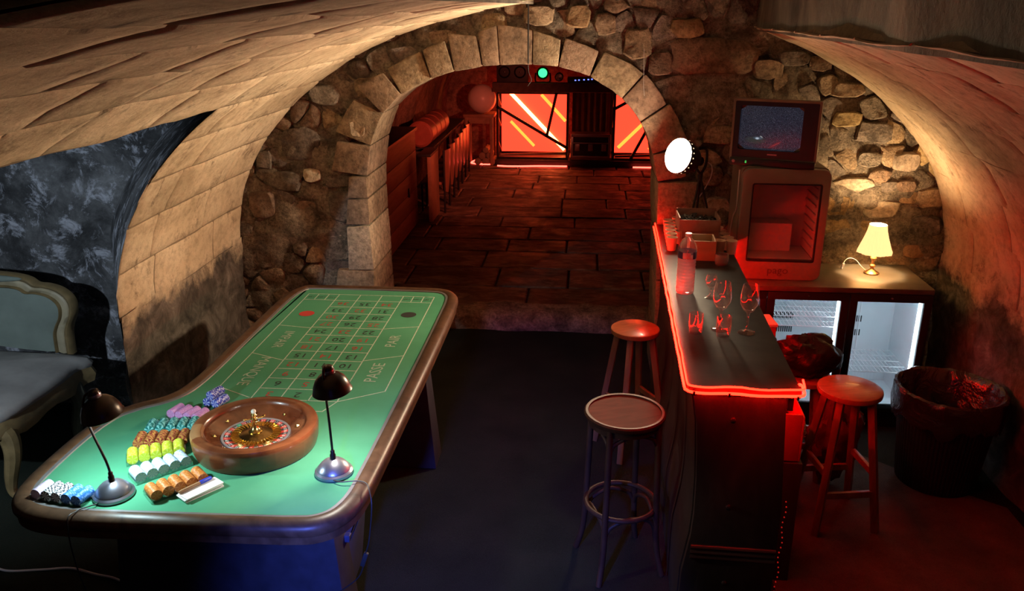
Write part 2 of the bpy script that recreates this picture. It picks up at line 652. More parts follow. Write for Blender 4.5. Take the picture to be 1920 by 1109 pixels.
# settee
plain('settee_frame', (0.20, 0.145, 0.065), 0.5, var=0.35, vs_=9, bump=0.2)
plain('settee_frame_pale', (0.32, 0.28, 0.18), 0.55, var=0.25, vs_=9)
plain('settee_leg', (0.085, 0.085, 0.06), 0.55, var=0.3, vs_=9)
plain('settee_velvet', (0.15, 0.19, 0.165), 0.85, var=0.15, vs_=7)
plain('settee_cushion', (0.28, 0.275, 0.26), 0.9, var=0.2, vs_=5, bump=0.4, bs=9)

# bar side
plain('bar_top', (0.030, 0.027, 0.024), 0.6, var=0.35, vs_=6, spec=0.15)
wood('bar_body', (0.022, 0.014, 0.012), (0.045, 0.030, 0.025), (8, 2, 2), 0.55, 0, 0.2)
wood('bar_trim', (0.035, 0.014, 0.012), (0.07, 0.03, 0.025), (2, 10, 10), 0.4)
plain('bar_knob', (0.05, 0.04, 0.04), 0.25, 0.4)
emitter('neon', (1.0, 0.0026, 0.0009), L_NEON)
emitter('neon_back', (1.0, 0.004, 0.002), L_NEON * 3.2)
emitter('neon_dim', (1.0, 0.03, 0.02), 0.22)
wood('stool_dark', (0.028, 0.012, 0.008), (0.060, 0.028, 0.017), (8, 8, 2), 0.5, 0.0).p.inputs['Specular IOR Level'].default_value = 0.25
wood('stool_seat_dark', (0.06, 0.024, 0.016), (0.10, 0.043, 0.028), (3, 14, 3), 0.7, 0.0).p.inputs['Specular IOR Level'].default_value = 0.08
wood('stool_wood', (0.20, 0.085, 0.035), (0.36, 0.17, 0.075), (3, 16, 3), 0.35, 0.25)
wood('stool_leg', (0.15, 0.065, 0.03), (0.26, 0.12, 0.055), (12, 12, 2), 0.4, 0.2)
plain('black_metal', (0.02, 0.02, 0.02), 0.45, 0.5)
plain('black_gloss', (0.012, 0.011, 0.012), 0.25, 0.0)
plain('tv_case', (0.17, 0.145, 0.11), 0.5, var=0.08)
plain('tv_front', (0.012, 0.012, 0.013), 0.35, var=0.05)
plain('cooler_case', (0.20, 0.175, 0.14), 0.38, var=0.06)
plain('cooler_door', (0.24, 0.20, 0.17), 0.35, var=0.05)
plain('cooler_inner', (0.60, 0.58, 0.56), 0.45, var=0.03)
plain('emboss', (0.12, 0.08, 0.07), 0.4)
plain('fridge_black', (0.016, 0.014, 0.014), 0.4, var=0.1)
plain('fridge_top', (0.10, 0.088, 0.068), 0.42, var=0.35, vs_=7)
plain('fridge_inner', (0.62, 0.70, 0.74), 0.5, var=0.03)
plain('fridge_slot', (0.03, 0.035, 0.04), 0.6)
plain('wire_white', (0.7, 0.75, 0.78), 0.4, var=0.02)
plain('chrome', (0.55, 0.55, 0.56), 0.2, 1.0, 0.03)
emitter('fridge_strip', (0.72, 0.90, 1.0), L_FRIDGE)
glassy('pane', (0.97, 0.98, 0.98), 0.05, 0.25, 0.04)
glassy('wine_glass', (0.98, 0.97, 0.97), 0.04, 0.35, 0.06, (0.85, 0.82, 0.78), 0.015, 0.8)
glassy('bottle_clear', (0.95, 0.95, 0.97), 0.06, 0.6, 0.08, (0.75, 0.72, 0.75), 0.10)
glassy('bottle_water', (0.85, 0.85, 0.88), 0.08, 0.6, 0.12, (0.72, 0.66, 0.70), 0.42)
plain('bottle_label', (0.02, 0.03, 0.10), 0.5, var=0.2)
plain('bottle_label_pale', (0.55, 0.45, 0.5), 0.5, var=0.2)
plain('bottle_cap', (0.8, 0.78, 0.76), 0.4)
plain('cup_paper', (0.72, 0.52, 0.40), 0.7, var=0.04)
plain('cup_inside', (0.16, 0.10, 0.07), 0.6, var=0.1)
wood('crate_wood', (0.30, 0.15, 0.07), (0.45, 0.24, 0.12), (1, 8, 8), 0.6)
wood('carton', (0.20, 0.10, 0.075), (0.32, 0.17, 0.12), (5, 5, 5), 0.7)
plain('foil_bits', (0.06, 0.05, 0.045), 0.35, 0.6, 0.6, 40)
glassy('tumbler_print', (0.85, 0.8, 0.78), 0.08, 0.5, 0.08, (0.35, 0.28, 0.24), 0.35)
emitter('film_lens', (1.0, 0.77, 0.50), L_FILM)
t = NT('lamp_shade')
t.col((0.85, 0.62, 0.36)).set(0.8)
t.p.inputs['Emission Color'].default_value = (1.0, 0.62, 0.24, 1)
t.p.inputs['Emission Strength'].default_value = 1.5
plain('brass_lamp', (0.50, 0.30, 0.14), 0.3, 0.9, 0.1)
emitter('notch_glow', (1.0, 0.7, 0.4), 2.0)
emitter('bulb_glow', (1.0, 0.75, 0.42), 25)
t = NT('bin_plastic')
t.col((0.012, 0.011, 0.011)).set(0.5, 0, 0.4)
x, y, z = t.sep(t.obj())[:3]
t.bump(t.math('SINE', t.math('MULTIPLY', t.math('ARCTAN2', y, x), 70)), 0.5, 0.004)
t = NT('bin_bag')
t.col((0.020, 0.017, 0.018)).set(0.24, 0, 0.9)
t.bump(t.noise(t.obj(), 7, 4, 0.55, 1.2), 1.0, 0.03)
t = NT('bag_black')
t.col((0.010, 0.009, 0.009)).set(0.38, 0, 0.22)
t.bump(t.noise(t.obj(), 9, 4, 0.55, 1.0), 0.5, 0.02)
plain('crate_red', (0.42, 0.03, 0.02), 0.5, var=0.1)
plain('cloth_red', (0.10, 0.012, 0.010), 0.85, var=0.3)
plain('silver_paper', (0.50, 0.45, 0.36), 0.45, 0.3, 0.5, 18)
plain('lid_white', (0.72, 0.76, 0.78), 0.5, var=0.05)

# television picture: snow with a blue-white flare and a red streak
t = NT('tv_picture')
v = t.obj()
sn = t.noise(t.scaled(v, (1, 1, 1)), 420, 2, 0.8)
sx, sy, sz = t.sep(v)[:3]
base = t.ramp(sn, [(0.40, (0.004, 0.005, 0.010)), (0.58, (0.035, 0.038, 0.062)), (0.74, (0.30, 0.31, 0.42))])


def blob(cx, cz, rx, rz_, sh=0.0):
    dx = t.math('MULTIPLY', t.math('SUBTRACT', sx, cx), 1 / rx)
    dz = t.math('SUBTRACT', t.math('SUBTRACT', sz, cz), t.math('MULTIPLY', t.math('SUBTRACT', sx, cx), sh))
    dz = t.math('MULTIPLY', dz, 1 / rz_)
    d = t.math('ADD', t.math('MULTIPLY', dx, dx), t.math('MULTIPLY', dz, dz))
    return t.math('SUBTRACT', 1.0, d, clamp=True)


base = t.mix(blob(-0.075, -0.068, 0.065, 0.024), base, (0.035, 0.055, 0.050))
base = t.mix(blob(-0.062, -0.056, 0.030, 0.010), base, (0.10, 0.16, 0.22))
base = t.mix(blob(-0.066, -0.058, 0.012, 0.007), base, (0.7, 0.85, 1.0))
base = t.mix(blob(-0.045, -0.048, 0.010, 0.004, -0.5), base, (0.5, 0.55, 0.55))
base = t.mix(t.math('MULTIPLY', blob(0.03, -0.088, 0.036, 0.014, 0.5), 0.6), base, (0.16, 0.015, 0.025))
base = t.mix(blob(0.035, -0.085, 0.030, 0.003, 0.6), base, (0.35, 0.06, 0.06))
t.col((0.01, 0.01, 0.012)).set(0.25)
t.lk(base, t.p.inputs['Emission Color'])
t.p.inputs['Emission Strength'].default_value = 0.55
emitter('led_green', (0.1, 0.9, 0.15), 0.5)

# back room
wood('plank_wood', (0.20, 0.10, 0.055), (0.36, 0.19, 0.11), (3, 0.8, 8), 0.6, 0, 0.15, True, 0.5)
wood('plain_wood', (0.26, 0.13, 0.07), (0.40, 0.22, 0.12), (3, 8, 3), 0.55)
stone('back_vault', [(0.3, (0.10, 0.065, 0.045)), (0.55, (0.26, 0.18, 0.12)), (0.75, (0.38, 0.28, 0.20))], 2.5, 0.2, 0.6, 0.0)
emitter('tube_white', (1.0, 0.17, 0.035), L_TUBE * 0.7)
emitter('tube_amber', (1.0, 0.07, 0.008), L_TUBE * 0.22)
emitter('panel_red', (1.0, 0.040, 0.017), L_PANEL)
emitter('rope_pink', (1.0, 0.055, 0.035), 9)
emitter('par_green', (0.03, 1.0, 0.17), 3.2)
emitter('led_blue', (0.15, 0.2, 1.0), 2.5)
emitter('par_blue', (0.03, 0.06, 1.0), 6)
plain('globe_white', (0.78, 0.66, 0.58), 0.35, var=0.03)
plain('curtain', (0.06, 0.025, 0.018), 0.9, var=0.3)
plain('vinyl', (0.30, 0.085, 0.055), 0.42, var=0.15)
plain('log_bark', (0.30, 0.20, 0.13), 0.9, var=0.3)
plain('case_black', (0.02, 0.018, 0.018), 0.5, var=0.2)
plain('case_alu', (0.42, 0.40, 0.38), 0.35, 0.8, 0.1)
plain('chair_ply', (0.30, 0.13, 0.075), 0.28, var=0.15)
plain('beam_wood', (0.10, 0.06, 0.04), 0.8, var=0.3)


# ================================================================== THE CELLAR SHELL
VA, VB, VZ = 2.17, 1.46, 0.90        # half span, rise and springing height of the barrel vault
Y_NEAR, Y_FAR, Y_PIER = 0.75, 5.0, 3.53


def structure(o, label, cat):
    return tag(o, label, cat, None, 'structure')


def vp(th, y, d=0.0):
    """point on the vault; d > 0 is outward"""
    x, z = VA * math.cos(th), VB * math.sin(th)
    n = Vector((x / VA ** 2, 0, z / VB ** 2)).normalized()
    return Vector((x, y, VZ + z)) + n * d


def rough_grid(name, mat, p00, p10, p01, nu, nv, amp, scale, keep=None, parent=None):
    """displaced sheet from p00 along u to p10 and along v to p01"""
    p00, p10, p01 = Vector(p00), Vector(p10), Vector(p01)
    n = (p10 - p00).cross(p01 - p00).normalized()
    V, F = [], []
    for j in range(nv + 1):
        for i in range(nu + 1):
            p = p00 + (p10 - p00) * (i / nu) + (p01 - p00) * (j / nv)
            V.append(p + n * amp * nz(p, scale, 5))
    for j in range(nv):
        for i in range(nu):
            if keep and not keep(p00 + (p10 - p00) * ((i + .5) / nu) + (p01 - p00) * ((j + .5) / nv)):
                continue
            a = j * (nu + 1) + i
            F.append((a, a + 1, a + nu + 2, a + nu + 1))
    b = B()
    b.add(V, F)
    return b.build(name, mat, parent, True, angle=80, fix=False)


# floor
fl = rough_grid('floor', 'turf', (-4.7, -1.2, 0), (2.35, -1.2, 0), (-4.7, 5.95, 0), 70, 70, 0.004, 2.0)
structure(fl, 'dark worn artificial turf covering the lower cellar floor', 'floor')

# vault: mortar shell with separate blocks
TH_L, TH_R, TH_CUT = math.acos(-0.30 / VA), math.acos(0.95 / VA), math.acos(-1.57 / VA)


def arc_split(t0, t1, step):
    N = 200
    pts = [vp(t0 + (t1 - t0) * i / N, 0) for i in range(N + 1)]
    L = [0]
    for i in range(N):
        L.append(L[-1] + (pts[i + 1] - pts[i]).length)
    n = max(1, round(L[-1] / step))
    out = []
    k = 0
    for q in range(n + 1):
        tgt = L[-1] * q / n
        while k < N and L[k] < tgt - 1e-9:
            k += 1
        out.append(t0 + (t1 - t0) * k / N)
    return out


sh = B()
for (t0, t1, y0, y1) in ((TH_L, TH_CUT, Y_NEAR, Y_FAR), (TH_CUT, PI, Y_PIER, Y_FAR), (0, TH_R, Y_NEAR, Y_FAR)):
    nt, ny = 24, 40
    V, F = [], []
    for i in range(nt + 1):
        for j in range(ny + 1):
            p = vp(t0 + (t1 - t0) * i / nt, y0 + (y1 - y0) * j / ny)
            V.append(vp(t0 + (t1 - t0) * i / nt, p.y, 0.006 + 0.008 * nz(p, 2.2, 3)))
    for i in range(nt):
        for j in range(ny):
            a = i * (ny + 1) + j
            F.append((a, a + 1, a + ny + 2, a + ny + 1))
    sh.add(V, F)
    if y0 == Y_PIER:
        continue
    # outer skin so the vault has thickness
    sh.add([vp(t0 + (t1 - t0) * i / nt, yy, 0.22) for i in range(nt + 1) for yy in (y0, y1)],
           [(2 * i, 2 * i + 1, 2 * i + 3, 2 * i + 2) for i in range(nt)])
    # edge strips
    for th in (t0, t1):
        sh.add([vp(th, y0, 0.01), vp(th, y1, 0.01), vp(th, y1, 0.22), vp(th, y0, 0.22)], [(0, 1, 2, 3)])
    for yy in (y0, y1):
        sh.add([vp(t0 + (t1 - t0) * i / nt, yy, d) for i in range(nt + 1) for d in (0.01, 0.22)],
               [(2 * i, 2 * i + 1, 2 * i + 3, 2 * i + 2) for i in range(nt)])
ceiling = sh.build('ceiling', 'vault_mortar', None, True, angle=60, fix=False)
structure(ceiling, 'low limewashed barrel vault of cut stone blocks over the cellar', 'ceiling')


def vault_block(t0, t1, y0, y1, ragged=None):
    nu, nv = 5, 6
    gap_t, gap_y = 0.0035 / 2.0, 0.0045
    us = [t0 + gap_t, t0 + gap_t + .006] + [t0 + (t1 - t0) * k / nu for k in range(1, nu)] + [t1 - gap_t - .006, t1 - gap_t]
    ws = [y0 + gap_y, y0 + gap_y + .010] + [y0 + (y1 - y0) * k / nv for k in range(1, nv)] + [y1 - gap_y - .010, y1 - gap_y]
    lift = rnd.uniform(-0.002, 0.002)
    V, F = [], []
    for i, th in enumerate(us):
        for j, y in enumerate(ws):
            edge = i in (0, len(us) - 1) or j in (0, len(ws) - 1)
            p = vp(th, y)
            d = 0.008 * nz(p, 2.2, 3) + 0.004 * nz(p, 9.0, 3) + (0.007 if edge else lift)
            yy = y
            if ragged == 'lo' and j <= 1:
                yy += 0.03 * nz((p.x * 4, 7, p.z * 4), 1.2, 3)
            tt = th
            if ragged == 'cut' and i >= len(us) - 2:
                tt += 0.016 * nz((3, p.y * 4, 1), 1.0, 3)
            V.append(vp(tt, yy, d))
    w = len(ws)
    for i in range(len(us) - 1):
        for j in range(w - 1):
            F.append((i * w + j, i * w + j + 1, (i + 1) * w + j + 1, (i + 1) * w + j))
    b = B()
    b.add(V, F)
    return b.build('stone_block', 'vault_block', ceiling, True, angle=70, fix=False)


for (t0, t1, y0, y1, rag) in ((TH_L, TH_CUT, Y_NEAR, Y_FAR, 'cut'), (TH_CUT, PI, Y_PIER, Y_FAR, 'lo'), (TH_R, 0.0, Y_NEAR, Y_FAR, None)):
    cs = arc_split(t0, t1, 0.27)
    for k in range(len(cs) - 1):
        y = y0
        off = rnd.uniform(0.22, 0.6)
        while y < y1 - 1e-6:
            ln = off if y == y0 else rnd.uniform(0.42, 0.72)
            e = y + ln
            if y1 - e < 0.2:
                e = y1
            r_ = None
            if rag == 'cut' and k == len(cs) - 2:
                r_ = 'cut'
            if rag == 'lo' and y == y0:
                r_ = 'lo'
            vault_block(cs[k], cs[k + 1], y, e, r_)
            y = e

# side walls below the springing
wl = rough_grid('wall_left', 'vault_block', (-VA, Y_PIER, 0), (-VA, Y_FAR, 0), (-VA, Y_PIER, 0.93), 50, 32, -0.030, 2.6)
structure(wl, 'dark stained rubble wall below the vault beside the gaming table', 'wall')
wr = rough_grid('wall_right', 'vault_block', (VA, -1.2, 0), (VA, Y_FAR, 0), (VA, -1.2, 0.93), 130, 26, 0.030, 2.6)
structure(wr, 'rough damp cellar wall below the vault beside the waste bin', 'wall')
# alcove behind the settee
al = rough_grid('wall_alcove', 'damp_plaster', (-4.7, 4.42, 0), (-1.75, 4.42, 0), (-4.7, 4.42, 2.1), 80, 60, 0.035, 2.2,
                keep=lambda p: p.x < -VA - .12 if p.z < VZ else p.x < -VA * math.sqrt(max(0.0, 1 - ((p.z - VZ) / VB) ** 2)) - .14)
structure(al, 'mouldy dark alcove wall with white salt bloom behind the settee', 'wall')
eb = B()
ep = [vp(TH_CUT + (PI - TH_CUT) * i / 20, Y_PIER, 0.004) for i in range(21)] + [Vector((-VA - .004, Y_PIER, .9 - .9 * i / 8)) for i in range(1, 9)]
V = []
for p in ep:
    for k in range(7):
        q = p + Vector((p.x / p.y * .91 * .97, .91, 0)) * (k / 6)
        V.append(q + Vector((.02 * nz(q, 3, 4), 0, 0)) * (k / 6))
eb.add(V, [(i * 7 + k, i * 7 + k + 1, (i + 1) * 7 + k + 1, (i + 1) * 7 + k) for i in range(len(ep) - 1) for k in range(6)])
eb.build('splay', 'damp_plaster', al, True, angle=70, fix=False)
rough_grid('end', 'damp_plaster', (-4.68, -1.2, 0), (-4.68, 4.45, 0), (-4.68, -1.2, 2.1), 60, 30, 0.02, 2.2, parent=al)
ac = rough_grid('ceiling_alcove', 'damp_plaster', (-4.7, -1.2, 1.96), (-1.50, -1.2, 1.96), (-4.7, 4.45, 1.96), 40, 60, 0.02, 2.0)
structure(ac, 'low dark ceiling over the side alcove', 'ceiling')
# stair opening in the crown
sp = B()
sp.bb(0.95, 1.05, Y_NEAR, Y_FAR, 2.21, 3.3)
so = rough_grid('wall_stair', 'soot_plaster', (0.955, -1.2, 2.20), (0.955, Y_FAR, 2.20), (0.955, -1.2, 3.3), 60, 16, -0.02, 2.0, keep=lambda p: p.y > Y_NEAR)
structure(so, 'sooty plaster side of the stair opening above the vault edge', 'wall')
rough_grid('left_side', 'soot_plaster', (-0.30, Y_NEAR, 2.34), (-0.30, Y_FAR, 2.34), (-0.30, Y_NEAR, 3.3), 40, 14, 0.02, 2.0, parent=so)
hd = B()
N = 24
for (xa, xb) in ((-2.6, -0.30), (0.95, 2.3)):
    for i in range(N):
        x0, x1 = xa + (xb - xa) * i / N, xa + (xb - xa) * (i + 1) / N
        za, zb = [VZ + VB * math.sqrt(max(0.0, 1 - min(1, (x / VA) ** 2))) + 0.02 if abs(x) < VA else 0.9 for x in (x0, x1)]
        if xa < 0:
            za, zb = max(za, 1.95), max(zb, 1.95)
        hd.add([(x0, Y_NEAR - .01, za), (x1, Y_NEAR - .01, zb), (x1, Y_NEAR - .01, 3.3), (x0, Y_NEAR - .01, 3.3)], [(0, 1, 2, 3)])
hd.build('header', 'soot_plaster', so, False, fix=False)
top = B()
top.bb(-0.4, 1.1, Y_NEAR, Y_FAR, 3.3, 3.4)
top.build('lid', 'soot_plaster', so, False)
wn = B()
wn.bb(-4.7, 2.4, -1.3, -1.2, 0, 3.3)
wn.bb(2.2, 2.3, -1.2, Y_NEAR, 0.9, 3.3)
wn.bb(-2.7, -2.6, -1.2, Y_NEAR, 1.9, 3.3)
structure(wn.build('wall_near', 'soot_plaster', None, False), 'plain sooty walls round the stair behind the viewer', 'wall')

# ------------------------------------------------------------------ end wall with the round arch
OUT = [(-1.31, 0), (-1.307, .40), (-1.306, .75), (-1.317, 1.03), (-1.316, 1.34), (-1.288, 1.536), (-1.213, 1.713), (-1.094, 1.823), (-.93, 1.912), (-.77, 1.964),
       (-.58, 1.998), (-.393, 2.011), (-.176, 2.004), (.011, 1.954), (.168, 1.864), (.281, 1.759), (.364, 1.636), (.419, 1.495), (.45, 1.336), (.47, .9), (.485, .4), (.49, 0)]


def inside(poly, x, z):
    c = False
    j = len(poly) - 1
    for i in range(len(poly)):
        (xi, zi), (xj, zj) = poly[i], poly[j]
        if (zi > z) != (zj > z) and x < (xj - xi) * (z - zi) / (zj - zi) + xi:
            c = not c
        j = i
    return c


def offset(poly, d):
    o = []
    for i in range(len(poly)):
        a, b_ = Vector((*poly[max(i - 1, 0)], 0)), Vector((*poly[min(i + 1, len(poly) - 1)], 0))
        tn = (b_ - a).normalized()
        o.append((poly[i][0] - tn.y * d, poly[i][1] + tn.x * d))
    return o


IN_CUT, RING = offset(OUT, 0.07), offset(OUT, 0.20)
wall_far = rough_grid('wall_far', 'rubble', (-2.7, 5.02, 0), (2.6, 5.02, 0), (-2.7, 5.02, 3.3), 150, 94, 0.035, 4.5,
                      keep=lambda p: not inside(IN_CUT, p.x, p.z))
structure(wall_far, 'rough rubble end wall of the cellar pierced by a round stone arch', 'wall')
wb = rough_grid('back', 'back_vault', (-2.7, 5.5, 0), (2.6, 5.5, 0), (-2.7, 5.5, 3.3), 75, 47, 0.01, 3.0, keep=lambda p: not inside(IN_CUT, p.x, p.z), parent=wall_far)
XZ = Matrix(((1, 0, 0, 0), (0, 0, 1, 0), (0, 1, 0, 0), (0, 0, 0, 1)))   # profile (x, z) extruded along y


def ring_stone(inner, th0, th1, y0, mat, name='voussoir'):
    n0 = [Vector((p[0], p[1], 0)) for p in inner]
    o = []
    for i, p in enumerate(n0):
        a, b_ = n0[max(i - 1, 0)], n0[min(i + 1, len(n0) - 1)]
        tn = (b_ - a).normalized()
        th = th0 + (th1 - th0) * i / (len(n0) - 1)
        o.append((p.x - tn.y * th, p.y + tn.x * th))
    b = B()
    b.prism([tuple(p[:2]) for p in n0] + o[::-1], y0, 5.50, 0, XZ)
    ob = b.build(name, mat, wall_far, True, 0.010, 2, 50)
    for v in ob.data.vertices:
        p = v.co
        v.co = p + Vector((nz(p, 3, 2), nz(p + Vector((9, 0, 0)), 3, 2), nz(p + Vector((0, 9, 0)), 3, 2))) * 0.007
    return ob


def along(poly, s):
    for i in range(len(poly) - 1):
        a, b_ = Vector(poly[i]), Vector(poly[i + 1])
        L = (b_ - a).length
        if s <= L:
            return tuple(a + (b_ - a) * (s / L))
        s -= L
    return poly[-1]


ARC = OUT[4:19]
LA = sum((Vector(ARC[i + 1]) - Vector(ARC[i])).length for i in range(len(ARC) - 1))
wts = [1.0, 1.15, .9, 1.1, .75, .9, .55, 1.0, .8, 1.05, 1.2, .95, 1.1, .9]
s = 0.0
for k, w in enumerate(wts):
    e = s + LA * w / sum(wts)
    g = 0.0015
    inner = [along(ARC, s + g + (e - s - 2 * g) * q / 3) for q in range(4)]
    ring_stone(inner, .18 + rnd.uniform(-.03, .05), .18 + rnd.uniform(-.03, .05), 4.975 + rnd.uniform(-.012, .012), 'voussoir')
    s = e
LEFT = [(-1.31, 0), (-1.307, .40), (-1.306, .75), (-1.317, 1.03), (-1.316, 1.34)]
RIGHT = [(.45, 1.336), (.47, .9), (.485, .4), (.49, 0)]
for zz0, zz1, w, mt in ((0, .30, .24, 'stone_tan'), (.30, .55, .17, 'voussoir'), (.55, .735, .26, 'voussoir'), (.735, 1.03, .17, 'stone_pale'), (1.03, 1.20, .15, 'voussoir'), (1.20, 1.34, .13, 'voussoir')):
    ring_stone([along(LEFT, zz0 + .004), along(LEFT, (zz0 + zz1) / 2), along(LEFT, zz1 - .004)], w, w - .02, 4.965 + rnd.uniform(-.01, .01), mt, 'quoin')
for zz0, zz1, w, mt in ((0, .36, .24, 'voussoir'), (.36, .62, .30, 'voussoir'), (.62, .95, .20, 'voussoir'), (.95, 1.336, .28, 'stone_tan')):
    ring_stone([along(RIGHT, zz0 + .004), along(RIGHT, (zz0 + zz1) / 2), along(RIGHT, zz1 - .004)], w, w - .02, 4.965 + rnd.uniform(-.01, .01), mt, 'quoin')

# rubble stones bedded in the wall: cells round scattered seeds
srnd = random.Random(21)


def px_wall(x, y, yy=5.0):
    """direction through the lens, used once to read stone positions off the wall plane"""
    f_ = Vector((-math.sin(YAW) * math.cos(PITCH), math.cos(YAW) * math.cos(PITCH), -math.sin(PITCH)))
    r_ = Vector((math.cos(YAW), math.sin(YAW), 0))
    d = f_ + r_ * ((x - 960) / FPX) - r_.cross(f_) * ((y - 554.5) / FPX)
    k = yy / d.y
    return d.x * k, CAMZ + d.z * k


HAND = [(1700, 305, 52, 38, 'stone_pale'), (1603, 347, 80, 30, 'stone_pale'), (1655, 393, 68, 36, 'stone_pale'), (1572, 385, 46, 44, 'stone_ochre'), (1566, 432, 56, 50, 'stone_ochre'),
        (1748, 372, 50, 40, 'stone_tan'), (1716, 472, 40, 28, 'stone_ochre'), (1672, 352, 40, 24, 'stone_grey'), (1735, 425, 55, 42, 'stone_grey'), (1590, 225, 55, 30, 'stone_ochre'),
        (1590, 170, 60, 30, 'stone_tan'), (1640, 250, 70, 45, 'stone_grey'), (1340, 105, 165, 78, 'stone_tan'), (1195, 82, 56, 62, 'stone_tan'), (1290, 52, 62, 40, 'stone_ochre'),
        (1350, 255, 60, 38, 'stone_tan'), (1330, 190, 80, 45, 'stone_grey'), (1240, 120, 46, 48, 'stone_tan'), (672, 242, 32, 36, 'stone_pale'), (562, 270, 86, 66, 'stone_grey'),
        (535, 340, 66, 40, 'stone_grey'), (492, 385, 56, 60, 'stone_tan'), (640, 390, 52, 60, 'stone_grey'), (620, 435, 44, 22, 'stone_pale'), (495, 300, 34, 36, 'stone_grey'),
        (585, 330, 34, 26, 'stone_pale'), (618, 300, 40, 40, 'stone_grey'), (690, 165, 60, 40, 'stone_tan'), (760, 105, 62, 36, 'stone_grey'), (830, 70, 60, 30, 'stone_tan'),
        (925, 42, 52, 36, 'stone_tan'), (1010, 30, 60, 40, 'stone_tan'), (1085, 30, 46, 46, 'stone_ochre'), (1135, 45, 40, 44, 'stone_tan'), (1440, 130, 60, 36, 'stone_tan'),
        (1490, 110, 60, 30, 'stone_grey'), (1540, 120, 40, 30, 'stone_tan'), (610, 180, 60, 40, 'stone_grey'), (1330, 330, 50, 40, 'stone_tan'), (1345, 400, 50, 60, 'stone_pale'),
        (1300, 400, 40, 60, 'stone_tan'), (1630, 300, 46, 30, 'stone_grey'), (1700, 350, 40, 24, 'stone_tan')]


def dome_stone(poly, h, mat, name='stone'):
    cx = sum(p[0] for p in poly) / len(poly)
    cz = sum(p[1] for p in poly) / len(poly)
    V = []
    n = len(poly)
    for (sc, d) in ((1.0, 0.03), (0.97, -h * 0.55), (0.86, -h)):
        for p in poly:
            x, z = cx + (p[0] - cx) * sc, cz + (p[1] - cz) * sc
            w = nz((x * 9, d * 30, z * 9), 1.0, 3)
            V.append((x + .012 * w, 5.02 + d + 0.016 * w + 0.035 * nz((x, 5.02, z), 4.5, 5) * .6, z - .01 * w))
    V.append((cx, 5.02 - h * 1.02 + 0.021 * nz((cx, 5.02, cz), 4.5, 5), cz))
    F = []
    for r_ in range(2):
        for i in range(n):
            j = (i + 1) % n
            F.append((r_ * n + i, r_ * n + j, (r_ + 1) * n + j, (r_ + 1) * n + i))
    for i in range(n):
        F.append((2 * n + i, 2 * n + (i + 1) % n, 3 * n))
    b = B()
    b.add(V, F)
    return b.build(name, mat, wall_far, True, angle=48, fix=True)


hand_c = []
for (px_, py_, w, h, mt) in HAND:
    x, z = px_wall(px_, py_)
    x2, z2 = px_wall(px_ + w, py_ + h)
    a, b_ = abs(x2 - x) / 2, abs(z2 - z) / 2
    hand_c.append((x, z, max(a, b_)))
    n = 12
    poly = []
    for i in range(n):
        q = 2 * PI * i / n + srnd.uniform(-.12, .12)
        c_, s_ = math.cos(q), math.sin(q)
        e = 0.62
        rr = srnd.uniform(.88, 1.08)
        poly.append((x + a * rr * math.copysign(abs(c_) ** e, c_), z + b_ * rr * math.copysign(abs(s_) ** e, s_)))
    dome_stone(poly, srnd.uniform(.020, .032), mt)
seeds = [(x, z) for x, z, r_ in hand_c]
free = []
tries = 0
while tries < 9000:
    tries += 1
    x, z = srnd.uniform(-2.25, 2.25), srnd.uniform(0.0, 2.45)
    if inside(RING, x, z) or (z < .05 and -1.55 < x < .75):
        continue
    if (x / 2.26) ** 2 + ((max(z, VZ) - VZ) / 1.55) ** 2 > 1:
        continue
    md = srnd.uniform(.085, .15)
    if any((x - p[0]) ** 2 + (z - p[1]) ** 2 < md * md for p in free):
        continue
    if any(abs(x - p[0]) < p[2] * .9 and abs(z - p[1]) < p[2] * .9 for p in hand_c):
        continue
    free.append((x, z))
allp = seeds + free


def clip(poly, mx, mz, nx, nz_):
    out = []
    for i in range(len(poly)):
        a, b_ = poly[i], poly[(i + 1) % len(poly)]
        da = (a[0] - mx) * nx + (a[1] - mz) * nz_
        db = (b_[0] - mx) * nx + (b_[1] - mz) * nz_
        if da <= 0:
            out.append(a)
        if (da < 0 < db) or (db < 0 < da):
            k = da / (da - db)
            out.append((a[0] + (b_[0] - a[0]) * k, a[1] + (b_[1] - a[1]) * k))
    return out


for (x, z) in free:
    poly = [(x - .14, z - .10), (x + .14, z - .10), (x + .14, z + .10), (x - .14, z + .10)]
    for (u, w) in allp:
        if (u, w) == (x, z) or (u - x) ** 2 + (w - z) ** 2 > .3:
            continue
        poly = clip(poly, (x + u) / 2, (z + w) / 2, u - x, w - z)
        if len(poly) < 3:
            break
    if len(poly) < 3:
        continue
    cx = sum(p[0] for p in poly) / len(poly)
    cz = sum(p[1] for p in poly) / len(poly)
    r_ = sum(math.hypot(p[0] - cx, p[1] - cz) for p in poly) / len(poly)
    if r_ < .03:
        continue
    k = max(.5, (r_ - .008) / r_)
    poly = [(cx + (p[0] - cx) * k, cz + (p[1] - cz) * k) for p in poly]
    sm = []
    for i in range(len(poly)):
        a, b_ = poly[i], poly[(i + 1) % len(poly)]
        sm.append((a[0] * .78 + b_[0] * .22, a[1] * .78 + b_[1] * .22))
        sm.append((a[0] * .22 + b_[0] * .78, a[1] * .22 + b_[1] * .78))
    right = x > .7
    q = srnd.random()
    mt = ('stone_ochre' if q < .22 else 'stone_tan' if q < .5 else 'stone_grey' if q < .8 else 'rubble') if right and z < 1.6 else ('stone_tan' if q < .25 else 'stone_grey' if q < .62 else 'rubble')
    dome_stone(sm, srnd.uniform(.002, .016), mt)

